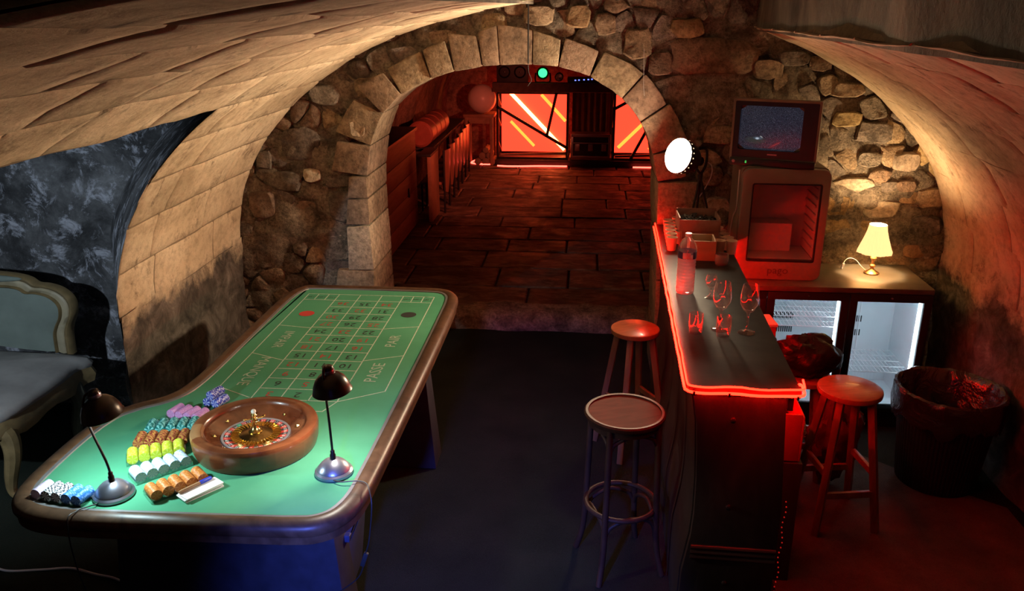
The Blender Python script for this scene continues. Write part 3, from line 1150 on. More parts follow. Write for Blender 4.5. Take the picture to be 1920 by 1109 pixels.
# step and back-room floor
stp = B()
V, F = [], []
nx = 60
for i in range(nx + 1):
    x = -2.1 + 4.2 * i / nx
    for (y, z) in ((5.86, -0.02), (5.855, .05), (5.87, .105), (5.91, .137), (6.10, .137)):
        w = nz((x * 3, y * 9, z * 20), 1.0, 4)
        V.append((x, y + .035 * w, z + (.012 * w if z > 0 else 0)))
for i in range(nx):
    for j in range(4):
        F.append((i * 5 + j, (i + 1) * 5 + j, (i + 1) * 5 + j + 1, i * 5 + j + 1))
stp.add(V, F)
structure(stp.build('trim_1', 'step_stone', None, True, angle=70, fix=False), 'worn stone step edge under the arch up to the flagged floor', 'step')
flr = B()
flr.bb(-2.15, 2.15, 5.95, 13.0, -.05, .122)
floor_in = flr.build('floor_inner', 'grout', None, False)
structure(floor_in, 'flagstone floor of the red lit back room', 'floor')
y = 6.02
row = 0
while y < 12.9:
    dp = rnd.uniform(.42, .56)
    x = -2.1 + rnd.uniform(-.5, 0)
    while x < 2.1:
        ln = rnd.uniform(.5, 1.15)
        x0, x1 = max(x, -2.12), min(x + ln, 2.12)
        if x1 - x0 > .12:
            b = B()
            b.box((0, 0, 0), (x1 - x0 - .016, dp - .016, .06))
            o = b.build('flagstone', 'flag', floor_in, True, .009, 1, loc=((x0 + x1) / 2, y + dp / 2, .108 + rnd.uniform(-.004, .006)), rot=(rnd.uniform(-.006, .006), rnd.uniform(-.006, .006), 0))
        x += ln
    y += dp
# back-room vault and walls
iv = B()
A2, B2 = 2.12, 1.42
prof = [(-A2, .0), (-A2, .45)] + [(A2 * math.cos(PI - PI * k / 30), .9 + B2 * math.sin(PI * k / 30)) for k in range(31)] + [(A2, .45), (A2, 0)]
ys = [5.5 + 7.5 * k / 60 for k in range(61)]
V = []
for (x, z) in prof:
    for yy in ys:
        q = 1 - 0.02 * nz((x, yy * 1.4, z), 1.3, 4) - (0.035 if 9.6 < yy < 10.1 else 0)
        V.append((x * q, yy, .9 + (z - .9) * q if z > .9 else z))
n = len(ys)
F = [(i * n + j, i * n + j + 1, (i + 1) * n + j + 1, (i + 1) * n + j) for i in range(len(prof) - 1) for j in range(n - 1)]
iv.add(V, F)
structure(iv.build('ceiling_inner', 'back_vault', None, True, angle=70, fix=False), 'red lit stone vault over the back room', 'ceiling')
bw = B()
bw.bb(-2.2, 2.2, 13.0, 13.1, 0, 2.5)
structure(bw.build('wall_back', 'back_vault', None, False), 'dark end wall behind the light boxes in the back room', 'wall')


# ================================================================== ROULETTE TABLE
TZ = 0.80
tbl = thing('roulette_table', 'long roulette table with green felt and dark wooden rim', 'gaming table', (-1.2, 3.2, 0))
OX, OY = 1.2, -3.2
raw = [(-1.56, 4.452), (-1.18, 4.462), (-.80, 4.452), (-.715, 4.41), (-.670, 4.31), (-.662, 4.10), (-.664, 3.5), (-.672, 2.9), (-.680, 2.45), (-.690, 2.30), (-.735, 2.19), (-.83, 2.135),
       (-1.2, 2.12), (-1.6, 2.112), (-1.74, 2.135), (-1.82, 2.19), (-1.862, 2.30), (-1.876, 2.50), (-1.872, 2.68), (-1.845, 2.82), (-1.775, 2.915), (-1.705, 2.975), (-1.665, 3.06), (-1.650, 3.25),
       (-1.648, 3.7), (-1.645, 4.15), (-1.632, 4.31), (-1.60, 4.41)]
pts = [Vector((x, y, 0)) for x, y in raw]
k = len(pts)
dense = []
for i in range(k):
    p0, p1, p2, p3 = pts[i - 1], pts[i], pts[(i + 1) % k], pts[(i + 2) % k]
    for q in range(4):
        u = q / 4
        d1, d2 = (p2 - p0) * .5, (p3 - p1) * .5
        L = (p2 - p1).length
        d1 = d1.normalized() * min(d1.length, L)
        d2 = d2.normalized() * min(d2.length, L)
        dense.append(p1 * (2 * u ** 3 - 3 * u ** 2 + 1) + d1 * (u ** 3 - 2 * u * u + u) + p2 * (-2 * u ** 3 + 3 * u * u) + d2 * (u ** 3 - u * u))
dense = [p + Vector((OX, OY, 0)) for p in dense]


def inset(ps, d):
    n = len(ps)
    o = []
    for i in range(n):
        tn = (ps[(i + 1) % n] - ps[i - 1]).normalized()
        o.append(ps[i] + Vector((tn.y, -tn.x, 0)) * d)
    return o


def sweep_ring(ps, sect, name, mat, parent, close=True):
    b = B()
    n = len(ps)
    V, F = [], []
    for (d, z) in sect:
        V += [(p.x, p.y, z) for p in inset(ps, d)]
    m = len(sect)
    for j in range(m if close else m - 1):
        j2 = (j + 1) % m
        for i in range(n):
            i2 = (i + 1) % n
            F.append((j * n + i, j * n + i2, j2 * n + i2, j2 * n + i))
    b.add(V, F)
    return b.build(name, mat, parent, True, angle=50)


sweep_ring(dense, [(0.004, .762), (-.004, .776), (-.003, .795), (.010, .808), (.030, .812), (.048, .809), (.054, .803), (.054, .765)], 'rim', 'rim_wood', tbl)
sweep_ring(dense, [(0.020, .725), (0.006, .735), (.006, .764), (.05, .764), (.05, .725)], 'rim_moulding', 'rim_wood', tbl)
sweep_ring(dense, [(.052, .8055), (.064, .8045), (.066, .7985), (.052, .798)], 'rim_groove', 'rim_groove', tbl)
b = B()
fp = inset(dense, .056)
b.prism([(p.x, p.y) for p in fp], .765, TZ)
felt = b.build('felt', 'felt', tbl, False)
b = B()
b.prism([(p.x, p.y) for p in inset(dense, .03)], .735, .764)
b.build('underside', 'trestle', tbl, False)
# two pedestals
for (yc, nm) in ((2.62, 'pedestal'), (3.92, 'pedestal')):
    b = B()
    w0, w1 = (.40, .46)
    xc = -1.30 if yc < 3 else -1.19
    P = [(xc - w0 + OX, yc - .05), (xc + w0 + OX, yc - .05)]
    b.add([(xc - w1 + OX, yc - .09 + OY, 0), (xc + w1 + OX, yc - .09 + OY, 0), (xc + w1 + OX, yc + .09 + OY, 0), (xc - w1 + OX, yc + .09 + OY, 0),
           (xc - w0 + OX, yc - .06 + OY, .735), (xc + w0 + OX, yc - .06 + OY, .735), (xc + w0 + OX, yc + .06 + OY, .735), (xc - w0 + OX, yc + .06 + OY, .735)],
          [(0, 1, 2, 3), (4, 5, 6, 7), (0, 1, 5, 4), (1, 2, 6, 5), (2, 3, 7, 6), (3, 0, 4, 7)])
    b.build(nm, 'trestle', tbl, True, .008)
b = B()
b.bar((-1.24 + OX, 2.70 + OY, .12), (-1.24 + OX, 3.84 + OY, .12), .03, .08)
b.build('stretcher', 'trestle', tbl, True, .004)


# printed layout on the felt: lines, numbers and words
def ribbon(b, p, q, w=.0048):
    p, q = Vector((*p, 0)), Vector((*q, 0))
    d = (q - p).normalized()
    s_ = Vector((-d.y, d.x, 0)) * (w / 2)
    p, q = p - d * w / 2, q + d * w / 2
    o = Vector((OX, OY, TZ + .0007))
    b.add([p - s_ + o, q - s_ + o, q + s_ + o, p + s_ + o], [(0, 1, 2, 3)])


XL, XR, XA, XD = -1.511, -.799, -1.336, -.972
XB, XC = XA + (XD - XA) / 3, XA + 2 * (XD - XA) / 3
YT, YH, RW = 4.312, 4.216, .1015
YB = YH - 12 * RW
b = B()
for (p, q) in [((XL, YT), (XR, YT)), ((XL, YH), (XR, YH)), ((XL, YT), (XL, 3.096)), ((XR, YT), (XR, 3.11)), ((XL, 3.096), (XA - .01, YB + .01)), ((XR, 3.11), (XD, YB)),
               ((XA, YT), (XA, YB)), ((XD, YT), (XD, YB)), ((XB, YT), (XB, YB)), ((XC, YT), (XC, YB)), ((XA, 3.797), (XL, 3.824)), ((XA, 3.391), (XL, 3.465)), ((XD, 3.812), (XR, 3.859)),
               ((XD, 3.414), (XR, 3.489)), ((XD, YB), (XD - .035, YB - .09)), ((XD - .035, YB - .09), (XA + .035, YB - .09)), ((XA + .035, YB - .09), (XA, YB))]:
    ribbon(b, p, q)
for k in range(1, 13):
    ribbon(b, (XA, YH - k * RW), (XD, YH - k * RW))
for k in (1, 2):
    ribbon(b, (XL + (XA - XL) * k / 3, YH), (XL + (XA - XL) * k / 3, YT))
    ribbon(b, (XD + (XR - XD) * k / 3, YH), (XD + (XR - XD) * k / 3, YT))
b.build('printed_lines', 'print_white', felt, False, fix=False)
REDS = {1, 3, 5, 7, 9, 12, 14, 16, 18, 19, 21, 23, 25, 27, 30, 32, 34, 36}
for nmb in range(1, 37):
    r_ = (36 - nmb) // 3
    c_ = (nmb - 1) % 3            # 0 -> right column (34, 31 ...), 2 -> left column
    x = [(XC + XD) / 2, (XB + XC) / 2, (XA + XB) / 2][c_]
    yv = YH - (r_ + .5) * RW
    link('number', text_mesh(str(nmb), .066, 'print_red' if nmb in REDS else 'print_black', 'number'), felt, (x + OX, yv + OY, TZ + .0009), (0, 0, PI))
link('number', text_mesh('0', .07, 'print_black', 'number'), felt, ((XA + XD) / 2 + OX, YB - .045 + OY, TZ + .0009), (0, 0, PI))
for (s_, x, yv, rz, sz) in (('PASSE', -.885, 3.295, PI / 2, .078), ('PAIR', -.885, 3.66, PI / 2, .074), ('MANQUE', -1.425, 3.27, -PI / 2, .072), ('IMPAIR', -1.425, 3.64, -PI / 2, .070)):
    link('word', text_mesh(s_, sz, 'print_word', 'word'), felt, (x + OX, yv + OY, TZ + .0009), (0, 0, rz))
for side in (0, 1):
    for k, s_ in enumerate(('12P', '12M', '12D')):
        x0, x1 = (XL, XA) if side == 0 else (XD, XR)
        x = x0 + (x1 - x0) * (k + .5) / 3
        link('word', text_mesh(s_, .026, 'print_black', 'word'), felt, (x + OX, (YT + YH) / 2 + OY, TZ + .0009), (0, 0, PI))
for (x, yv, mt) in ((-1.423, 3.998, 'print_red_dot'), (-.885, 4.024, 'print_black')):
    b = B()
    b.disc((x + OX, yv + OY, TZ + .0009), .040, 32)
    b.build('colour_spot', mt, felt, False, fix=False)

# ------------------------------------------------------------------ roulette wheel
WX, WY = -1.166, 2.628
wh = thing('roulette', 'polished wooden roulette wheel with brass turret on the green felt', 'roulette wheel', (WX, WY, TZ))
wh.scale = (.965, .965, .965)
rim_p = [(.205, .0), (.222, .004), (.231, .03), (.2345, .070), (.2345, .082), (.230, .092), (.215, .096), (.196, .095), (.190, .090), (.187, .078)]
for k in range(12):
    b = B()
    b.lathe(rim_p, 6, 0, None, 2 * PI * k / 12 + R(8), 2 * PI / 12)
    b.build('rim_segment', 'wheel_wood_light' if k == 6 else 'wheel_wood', wh, True, angle=50, fix=False)
b = B()
b.lathe([(.187, .078), (.180, .070), (.165, .064), (.128, .046), (.126, .040), (.0, .040)], 64)
b.build('bowl', 'wheel_bowl', wh, True, angle=40)
b = B()
b.lathe([(.206, .0), (.205, .001), (0, .001)], 48)
b.build('base', 'wheel_bowl', wh, True)
b = B()
b.lathe([(.1285, .047), (.127, .050), (.119, .049), (.118, .045)], 64)
b.build('outer_ring', 'steel_ring', wh, True)
order = [0, 32, 15, 19, 4, 21, 2, 25, 17, 34, 6, 27, 13, 36, 11, 30, 8, 23, 10, 5, 24, 16, 33, 1, 20, 14, 31, 9, 22, 18, 29, 7, 28, 12, 35, 3, 26]
b = B()
a0 = R(150)
for k, nmb in enumerate(order):
    aa, ab = a0 - 2 * PI * k / 37, a0 - 2 * PI * (k + 1) / 37
    m = 2 if nmb == 0 else (0 if nmb in REDS else 1)
    b.add([(.119 * math.cos(aa), .119 * math.sin(aa), .0475), (.119 * math.cos(ab), .119 * math.sin(ab), .0475),
           (.094 * math.cos(ab), .094 * math.sin(ab), .044), (.094 * math.cos(aa), .094 * math.sin(aa), .044)], [(0, 1, 2, 3)], m)
b.build('number_ring', ['pocket_red', 'pocket_black', 'pocket_green'], wh, False, fix=False)
for k, nmb in enumerate(order):
    aa = a0 - 2 * PI * (k + .5) / 37
    link('numeral', text_mesh(str(nmb), .0155, 'ivory', 'numeral'), wh, (.1075 * math.cos(aa), .1075 * math.sin(aa), .0468), (0, 0, aa - PI / 2))
b = B()
b.lathe([(.094, .044), (.092, .051), (.088, .048), (.066, .046), (.062, .050)], 64)
b.build('pocket_ring', 'brass', wh, True)
for k in range(37):
    aa = a0 - 2 * PI * k / 37
    c_, s_ = math.cos(aa), math.sin(aa)
    if k == 0:
        b = B()
        b.bar((.064, 0, .049), (.093, 0, .049), .0022, .009)
        fm = b.mesh('fret', 'brass', False)
    link('fret', fm, wh, (0, 0, 0), (0, 0, aa))
b = B()
b.lathe([(.062, .050), (.045, .056), (.026, .060), (.0, .062)], 48)
b.build('cone', 'brass_dark', wh, True)
b = B()
b.lathe([(.026, .058), (.027, .063), (.018, .068), (.013, .078), (.0085, .090), (.0085, .104), (.012, .108), (.012, .114), (.009, .118), (.010, .128), (.006, .134), (.0, .135)], 24)
b.build('turret', 'brass', wh, True)
for k in range(4):
    aa = R(35) + k * PI / 2
    d = Vector((math.cos(aa), math.sin(aa), 0))
    b = B()
    b.tube([d * .008 + Vector((0, 0, .112)), d * .026 + Vector((0, 0, .113)), d * .034 + Vector((0, 0, .115))], [.0028, .0026, .0040], 8)
    b.sphere(tuple(d * .037 + Vector((0, 0, .115))), .0052, 10, 8)
    b.build('spin_handle', 'brass', wh, True)
b = B()
b.sphere((0, 0, .142), .0095, 16, 12)
b.build('finial', 'ivory', wh, True)
for k in range(8):
    aa = R(20) + k * PI / 4
    if k == 0:
        b = B()
        b.add([(-.011, 0, 0), (0, -.005, 0), (.011, 0, 0), (0, .005, 0), (-.003, 0, .007), (.003, 0, .007)], [(0, 1, 4), (1, 5, 4), (1, 2, 5), (2, 3, 5), (3, 4, 5), (3, 0, 4), (3, 2, 1, 0)])
        dm = b.mesh('deflector', 'brass', False)
    link('deflector', dm, wh, (.152 * math.cos(aa), .152 * math.sin(aa), .0585), (0, R(-20), aa + (PI / 2 if k % 2 else 0)))

# ------------------------------------------------------------------ chip rolls in clear trays
CR, CT, NCH = .0188, .0033, 20


def roll_mesh(mat, n=NCH):
    b = B()
    prof = [(0, 0), (CR * .985, 0)]
    for k in range(n):
        z0 = k * CT
        prof += [(CR * .97, z0), (CR, z0 + CT * .2), (CR, z0 + CT * .8), (CR * .97, z0 + CT)]
    prof += [(0, n * CT)]
    b.lathe(prof, 20, 0, Matrix.Rotation(PI / 2, 4, 'Y') @ Matrix.Translation((0, 0, -n * CT / 2)))
    return b.mesh('chip_roll', mat, True, angle=50)


ROLLS = {}
ORD = ['first', 'second', 'third', 'fourth', 'fifth']


def tray(cx, cy, ang, mats, names, what, end_name, tz=TZ, length=NCH * CT):
    """row direction at angle ang; rolls lie across it"""
    n = len(mats)
    pitch = .0385
    W = n * pitch
    Lh = length / 2 + .004
    prof = [(-W / 2 - .003, 0), (W / 2 + .003, 0), (W / 2 + .003, .016)]
    for k in range(n - 1, -1, -1):
        xc = -W / 2 + (k + .5) * pitch
        for q in range(0, 9):
            a = PI * q / 8
            prof.append((xc + .0188 * math.cos(a) * 1.01, .0215 - .0188 * math.sin(a) * 1.0 if q not in (0, 8) else .016))
    prof.append((-W / 2 - .003, .016))
    tr = thing('chip_tray', 'clear plastic chip tray holding the %s' % what, 'chip tray', (cx, cy, tz), ang, 'clear chip trays on the felt')
    b = B()
    b.prism(prof, -Lh, Lh, 0, XZ)
    b.build('trough', 'acrylic', tr, True, angle=40)
    for s_ in (-1, 1):
        b = B()
        ep = [(-W / 2 - .003, 0), (W / 2 + .003, 0)]
        for k in range(n - 1, -1, -1):
            xc = -W / 2 + (k + .5) * pitch
            ep += [(xc + .019 * math.cos(PI * q / 6), .0215 - .011 * math.sin(PI * q / 6)) for q in range(7)]
        b.prism(ep, s_ * Lh - .0012, s_ * Lh + .0012, 0, XZ)
        b.build('end_plate', 'acrylic', tr, True, angle=40)
    u = Vector((math.cos(ang), math.sin(ang), 0))
    for k in range(n):
        p = Vector((cx, cy, tz + .0222)) + u * (-W / 2 + (k + .5) * pitch)
        if mats[k] not in ROLLS:
            ROLLS[mats[k]] = roll_mesh(mats[k])
        o = link('chip_roll', ROLLS[mats[k]], None, p, (rnd.uniform(0, 6), 0, ang + PI / 2))
        tag(o, names[k] if isinstance(names, list) else '%s roll of chips, %s from the %s in its tray' % (names, ORD[k], end_name), 'chip roll', 'chip rolls beside the roulette wheel')


tray(-1.322, 2.318, R(46), ['chip_orange'] * 5, 'orange', 'orange rolls next to the papers', 'felt corner end')
tray(-1.430, 2.420, R(47), ['chip_white'] * 5, 'white and pale blue', 'white and pale blue rolls', 'left end')
tray(-1.494, 2.515, R(28), ['chip_yellow'] * 5, 'bright yellow', 'bright yellow rolls', 'left end')
tray(-1.518, 2.610, R(13), ['chip_red'] * 5, 'dark red and gold', 'dark red and gold rolls', 'left end')
tray(-1.525, 2.708, R(12), ['chip_teal'] * 5, 'teal and white', 'teal and white rolls', 'left end')
tray(-1.512, 2.812, R(-14), ['chip_pink'] * 4, 'pink', 'pink rolls', 'left end')
tray(-1.668, 2.232, R(-9), ['chip_lilac', 'chip_mono', 'chip_mono', 'chip_sky', 'chip_sky'],
     ['lilac roll of chips in the tray at the table corner', 'left black and white chip roll in the corner tray', 'right black and white chip roll in the corner tray',
      'left blue chip roll in the corner tray by the lamp', 'right blue chip roll in the corner tray beside the lamp'], 'mixed rolls at the table corner', 'left end')
tb = ROLLS.setdefault('chip_blue', roll_mesh('chip_blue'))
for k, (dx, dz, w) in enumerate(((-.02, 0, 'lower left'), (.019, 0, 'lower right'), (0, .033, 'upper'))):
    o = link('chip_roll', tb, None, (-1.452 + dx, 2.935 - dx * .25, TZ + .019 + dz), (k, 0, R(70)))
    tag(o, '%s deep blue and white chip roll in the heap behind the wheel' % w, 'chip roll', 'chip rolls beside the roulette wheel')

# papers and pen
b = B()
for k in range(4):
    b.box((rnd.uniform(-.004, .004), rnd.uniform(-.004, .004), .002 + .004 * k), (.135, .055, .0036), (0, 0, rnd.uniform(-.06, .06)))
pp = b.build('paper_stack', 'paper', None, True, loc=(-1.236, 2.306, TZ), rot=(0, 0, R(54)))
tag(pp, 'small stack of white betting slips beside the orange chips', 'paper')
pen = thing('marker_pen', 'brown marker pen with blue cap lying on the white slips', 'pen', (-1.258, 2.308, TZ + .022), R(56))
b = B()
b.tube([(-.055, 0, 0), (-.045, 0, 0), (.022, 0, 0)], [.004, .0058, .0058], 12)
b.build('barrel', 'pen_body', pen, True)
b = B()
b.tube([(.022, 0, 0), (.062, 0, 0), (.065, 0, 0)], [.0068, .0066, .005], 12)
b.build('cap', 'pen_cap', pen, True)


# ------------------------------------------------------------------ desk lamps
def desk_lamp(label, base, stem, neck, axis, watt, colour, bulb):
    lp = thing('desk_lamp', label, 'desk lamp', base, 0, 'desk lamps on the roulette table')
    b0 = Vector(base)
    b = B()
    b.lathe([(0, 0), (.062, 0), (.066, .004), (.065, .012), (.058, .018), (.057, .022), (.050, .030), (.048, .033), (.036, .045), (.018, .054), (.010, .057), (.0, .058)], 40)
    b.build('base', 'lamp_steel', lp, True)
    b = B()
    b.lathe([(.010, .055), (.010, .072), (.0075, .076), (.0075, .086), (.005, .090), (0, .090)], 16)
    b.build('stem_socket', 'lamp_bronze', lp, True)
    b = B()
    b.tube(bez([Vector(p) - b0 for p in stem], 8), .0042, 10)
    b.build('stem', 'lamp_bronze', lp, True)
    ax = Vector(axis).normalized()
    m = axis_mtx(Vector(neck) - b0, -ax)          # local +z points up the shade, the mouth is at negative z
    b = B()
    b.lathe([(0, .012), (.010, .011), (.017, .006), (.0195, -.004), (.0195, -.016), (.024, -.020), (.038, -.028), (.052, -.043), (.062, -.064), (.0665, -.084), (.0685, -.086), (.066, -.088)], 36, 0, m)
    s_ob = b.build('shade', 'lamp_bronze', lp, True, angle=60, fix=False)
    b = B()
    b.lathe([(.066, -.088), (.0645, -.083), (.060, -.064), (.050, -.045), (.036, -.031), (.016, -.025), (0, -.025)], 36, 0, m)
    b.build('shade_lining', 'lamp_inner', s_ob, True, angle=60, fix=False)
    b = B()
    b.lathe([(.0205, -.004), (.0215, -.008), (.0215, -.014), (.0205, -.018)], 24, 0, m)
    b.build('collar', 'lamp_steel', s_ob, True, fix=False)
    b = B()
    b.sphere((0, 0, 0), .015, 16, 12)
    o = b.build('bulb', bulb, lp, True)
    o.location = m @ Vector((0, 0, -.045))
    ld = bpy.data.lights.new('desk_light', 'SPOT')
    ld.energy = watt
    ld.color = colour
    ld.spot_size = R(150)
    ld.spot_blend = 0.35
    ld.shadow_soft_size = 0.02
    lo = bpy.data.objects.new('desk_light', ld)
    COL.objects.link(lo)
    lo.parent = lp
    lo.location = m @ Vector((0, 0, -.066))
    lo.rotation_euler = ax.to_track_quat('-Z', 'Y').to_euler()
    return lp


la = desk_lamp('bronze desk lamp with bent stem beside the chips at the table corner', (-1.512, 2.262, TZ),
               [(-1.512, 2.262, .88), (-1.52, 2.262, .93), (-1.555, 2.27, 1.03), (-1.576, 2.28, 1.10), (-1.572, 2.29, 1.145), (-1.552, 2.30, 1.162)],
               (-1.548, 2.302, 1.155), (.16, .10, -1), L_DESK_A, (0.66, 0.93, 1.0), 'bulb_cool')
lb = desk_lamp('bronze desk lamp with upright stem right of the roulette wheel', (-.828, 2.462, TZ),
               [(-.828, 2.462, .88), (-.832, 2.464, 1.0), (-.838, 2.468, 1.10), (-.842, 2.474, 1.165), (-.840, 2.486, 1.186), (-.836, 2.50, 1.186)],
               (-.835, 2.502, 1.178), (.10, .06, -1), L_DESK_B, (1.0, 0.95, 0.82), 'bulb_warm')
# cords
b = B()
b.tube(bez([(.01, -.058, .008), (.045, -.075, .012), (.10, -.07, .016), (.135, -.085, .018), (.155, -.12, .012), (.168, -.15, -.03), (.155, -.16, -.15), (.14, -.16, -.205)], 8), .0022, 8)
b.tube(bez([(.13, -.16, -.255), (.10, -.15, -.32), (0, -.13, -.42), (-.12, -.10, -.56), (-.22, -.05, -.72), (-.28, .05, -.792)], 8), .0022, 8)
b.build('cord', 'rubber', lb, True)
b = B()
b.box((.134, -.16, -.23), (.016, .012, .055), (0, R(18), 0))
b.build('cord_switch', 'rubber', lb, True, .003)
b = B()
b.tube(bez([(-.02, -.06, .006), (-.035, -.085, .012), (-.055, -.12, .016), (-.062, -.165, .0), (-.06, -.158, -.2), (-.05, -.08, -.5), (0, .1, -.79)], 8), .0022, 8)
b.build('cord', 'rubber', la, True)

# under the table
tub = thing('storage_tub', 'blue plastic storage tub under the near end of the table', 'storage tub', (-1.19, 2.86, 0), R(2))
b = B()
w0, w1, d0, d1, h = .27, .31, .17, .20, .40
o8 = [(-w0, -d0, 0), (w0, -d0, 0), (w0, d0, 0), (-w0, d0, 0), (-w1, -d1, h), (w1, -d1, h), (w1, d1, h), (-w1, d1, h)]
i8 = [(x * .95, y_ * .93, max(z, .012)) for x, y_, z in o8]
b.add(o8 + i8, [(3, 2, 1, 0), (0, 1, 5, 4), (1, 2, 6, 5), (2, 3, 7, 6), (3, 0, 4, 7), (8, 9, 10, 11), (9, 8, 12, 13), (10, 9, 13, 14), (11, 10, 14, 15), (8, 11, 15, 12),
                (4, 5, 13, 12), (5, 6, 14, 13), (6, 7, 15, 14), (7, 4, 12, 15)])
b.build('body', 'tub_plastic', tub, True, .006)
b = B()
for (x0, x1, y0, y1) in ((-.33, .33, -.22, -.195), (-.33, .33, .195, .22), (-.33, -.305, -.195, .195), (.305, .33, -.195, .195)):
    b.bb(x0, x1, y0, y1, h - .025, h + .005)
b.build('lip', 'tub_plastic', tub, True, .004)
o = B().box((0, 0, 0), (.10, .07, .07)).build('carton', 'crate_wood', None, True, .003, loc=(-1.02, 2.82, .385), rot=(.1, .2, .4))
tag(o, 'small orange brown carton lying in the blue tub', 'carton')
o = B().box((0, 0, 0), (.10, .07, .36)).build('filler', 'trestle', None, True, .003, loc=(-1.02, 2.82, .19), rot=(0, 0, .4))
tag(o, 'dark box standing inside the blue tub', 'box')
ps = thing('power_strip', 'power strip on the floor below the gaming table', 'power strip', (-1.28, 2.60, 0), R(-3))
b = B()
b.box((0, 0, .025), (.34, .06, .05))
b.build('body', 'rubber', ps, True, .006)
for k in range(4):
    b = B()
    b.lathe([(.019, .0495), (.019, .052), (.015, .052), (.015, .046), (0, .046)], 16, 0, Matrix.Translation((-.12 + k * .08, 0, 0)))
    b.build('socket', 'black_metal', ps, True)
b = B()
b.tube(bez([(-2.55, 2.87, .006), (-2.45, 2.83, .006), (-2.30, 2.85, .006), (-2.18, 2.87, .006), (-2.05, 2.84, .006), (-1.95, 2.82, .006), (-1.84, 2.76, .006), (-1.7, 2.62, .006), (-1.46, 2.6, .012)], 8), .005, 8)
tag(b.build('floor_cable', 'cable_white', None, True), 'pale cable snaking over the floor left of the blue tub', 'cable')

# ------------------------------------------------------------------ settee in the alcove
st = thing('settee', 'antique settee with gilt carved frame and grey green velvet in the alcove', 'settee', (-3.42, 3.75, 0))
CX = 3.42
half = [(0, .965), (.18, .955), (.33, .945), (.42, .925), (.465, .895), (.52, .890), (.585, .872), (.635, .835), (.658, .785), (.650, .72), (.622, .66), (.605, .60), (.600, .48)]


def mirror(hf):
    return [(-x, z) for x, z in hf[::-1] if x > 0] + hf


outer = [(p.x, p.y) for p in bez([Vector((x, z, 0)) for x, z in mirror(half)], 4)]


def rail_shape(name, mat, d0, d1, y0, y1, parent):
    """frame band between two insets of the outline"""
    n = len(outer)
    c0 = Vector((0, .55, 0))
    V, F = [], []
    for (d, y_) in ((d0, y0 + .012), (d0 + (d1 - d0) * .35, y0), (d1, y0 + .014), (d1, y1), (d0, y1)):
        for (x, z) in outer:
            v_ = Vector((x, z, 0)) - c0
            L = v_.length
            q = c0 + v_ * ((L - d) / L)
            V.append((q.x, y_, q.y))
    for j in range(5):
        j2 = (j + 1) % 5
        for i in range(n - 1):
            F.append((j * n + i, j * n + i + 1, j2 * n + i + 1, j2 * n + i))
    b = B()
    b.add(V, F)
    return b.build(name, mat, parent, True, angle=60)


rail_shape('back_frame', 'settee_frame', 0, .035, .315, .37, st)
rail_shape('back_band', 'settee_frame_pale', .033, .09, .325, .36, st)
rail_shape('back_bead', 'settee_frame', .085, .105, .318, .36, st)
n = len(outer)
c0 = Vector((0, .55, 0))
V = []
rings = ((.10, .338), (.14, .322), (.26, .312), (.40, .308))
for (d, y_) in rings:
    for (x, z) in outer:
        v_ = Vector((x, z, 0)) - c0
        q = c0 + v_ * max(0.0, (v_.length - d) / v_.length)
        V.append((q.x, y_, q.y))
F = [(j * n + i, j * n + i + 1, (j + 1) * n + i + 1, (j + 1) * n + i) for j in range(len(rings) - 1) for i in range(n - 1)]
V.append((0, .308, .55))
F += [((len(rings) - 1) * n + i, (len(rings) - 1) * n + i + 1, len(V) - 1) for i in range(n - 1)]
b = B()
b.add(V, F)
b.build('back_pad', 'settee_velvet', st, True, angle=80)
b = B()
b.sphere((0, .315, .925), 1, 24, 10, 0, (.40, .02, .026))
b.build('crest_pad', 'settee_velvet', st, True)
# seat rails
seat_out = [(-.66, -.42), (-.40, -.45), (0, -.46), (.40, -.45), (.66, -.42), (.70, -.1), (.69, .2), (.62, .33), (-.62, .33), (-.69, .2), (-.70, -.1)]
so_ = [(p.x, p.y) for p in bez([Vector((*p, 0)) for p in seat_out + seat_out[:1]], 4)][:-1]
b = B()
n = len(so_)
V, F = [], []
for (q, zt) in ((1.0, 0), (1.015, .5), (.99, 1.0)):
    for i, (x, y_) in enumerate(so_):
        sc = .5 + .5 * math.cos(2 * PI * (y_ + .05) / .38)
        lo = .325 + .028 * sc
        V.append((x * q, y_ * q, lo + (.432 - lo) * zt))
for j in range(2):
    for i in range(n):
        F.append((j * n + i, j * n + (i + 1) % n, (j + 1) * n + (i + 1) % n, (j + 1) * n + i))
b.add(V, F)
b.add([(x * .93, y_ * .93, .33) for x, y_ in so_], [tuple(range(n))])
b.build('seat_rail', 'settee_frame', st, True, angle=50)
b = B()
V, F = [], []
lv = ((.985, .425), (1.005, .455), (.97, .485), (.85, .505), (.6, .515), (.3, .518))
for (q, z) in lv:
    for (x, y_) in so_:
        px_, py_ = x * q, y_ * q
        V.append((px_, py_, z + .018 * nz((px_ * 3, py_ * 3, 1), 1, 3)))
for j in range(len(lv) - 1):
    for i in range(n):
        F.append((j * n + i, j * n + (i + 1) % n, (j + 1) * n + (i + 1) % n, (j + 1) * n + i))
V.append((0, 0, .52))
F += [((len(lv) - 1) * n + i, (len(lv) - 1) * n + (i + 1) % n, len(V) - 1) for i in range(n)]
b.add(V, F)
b.build('seat_cushion', 'settee_cushion', st, True, angle=80)
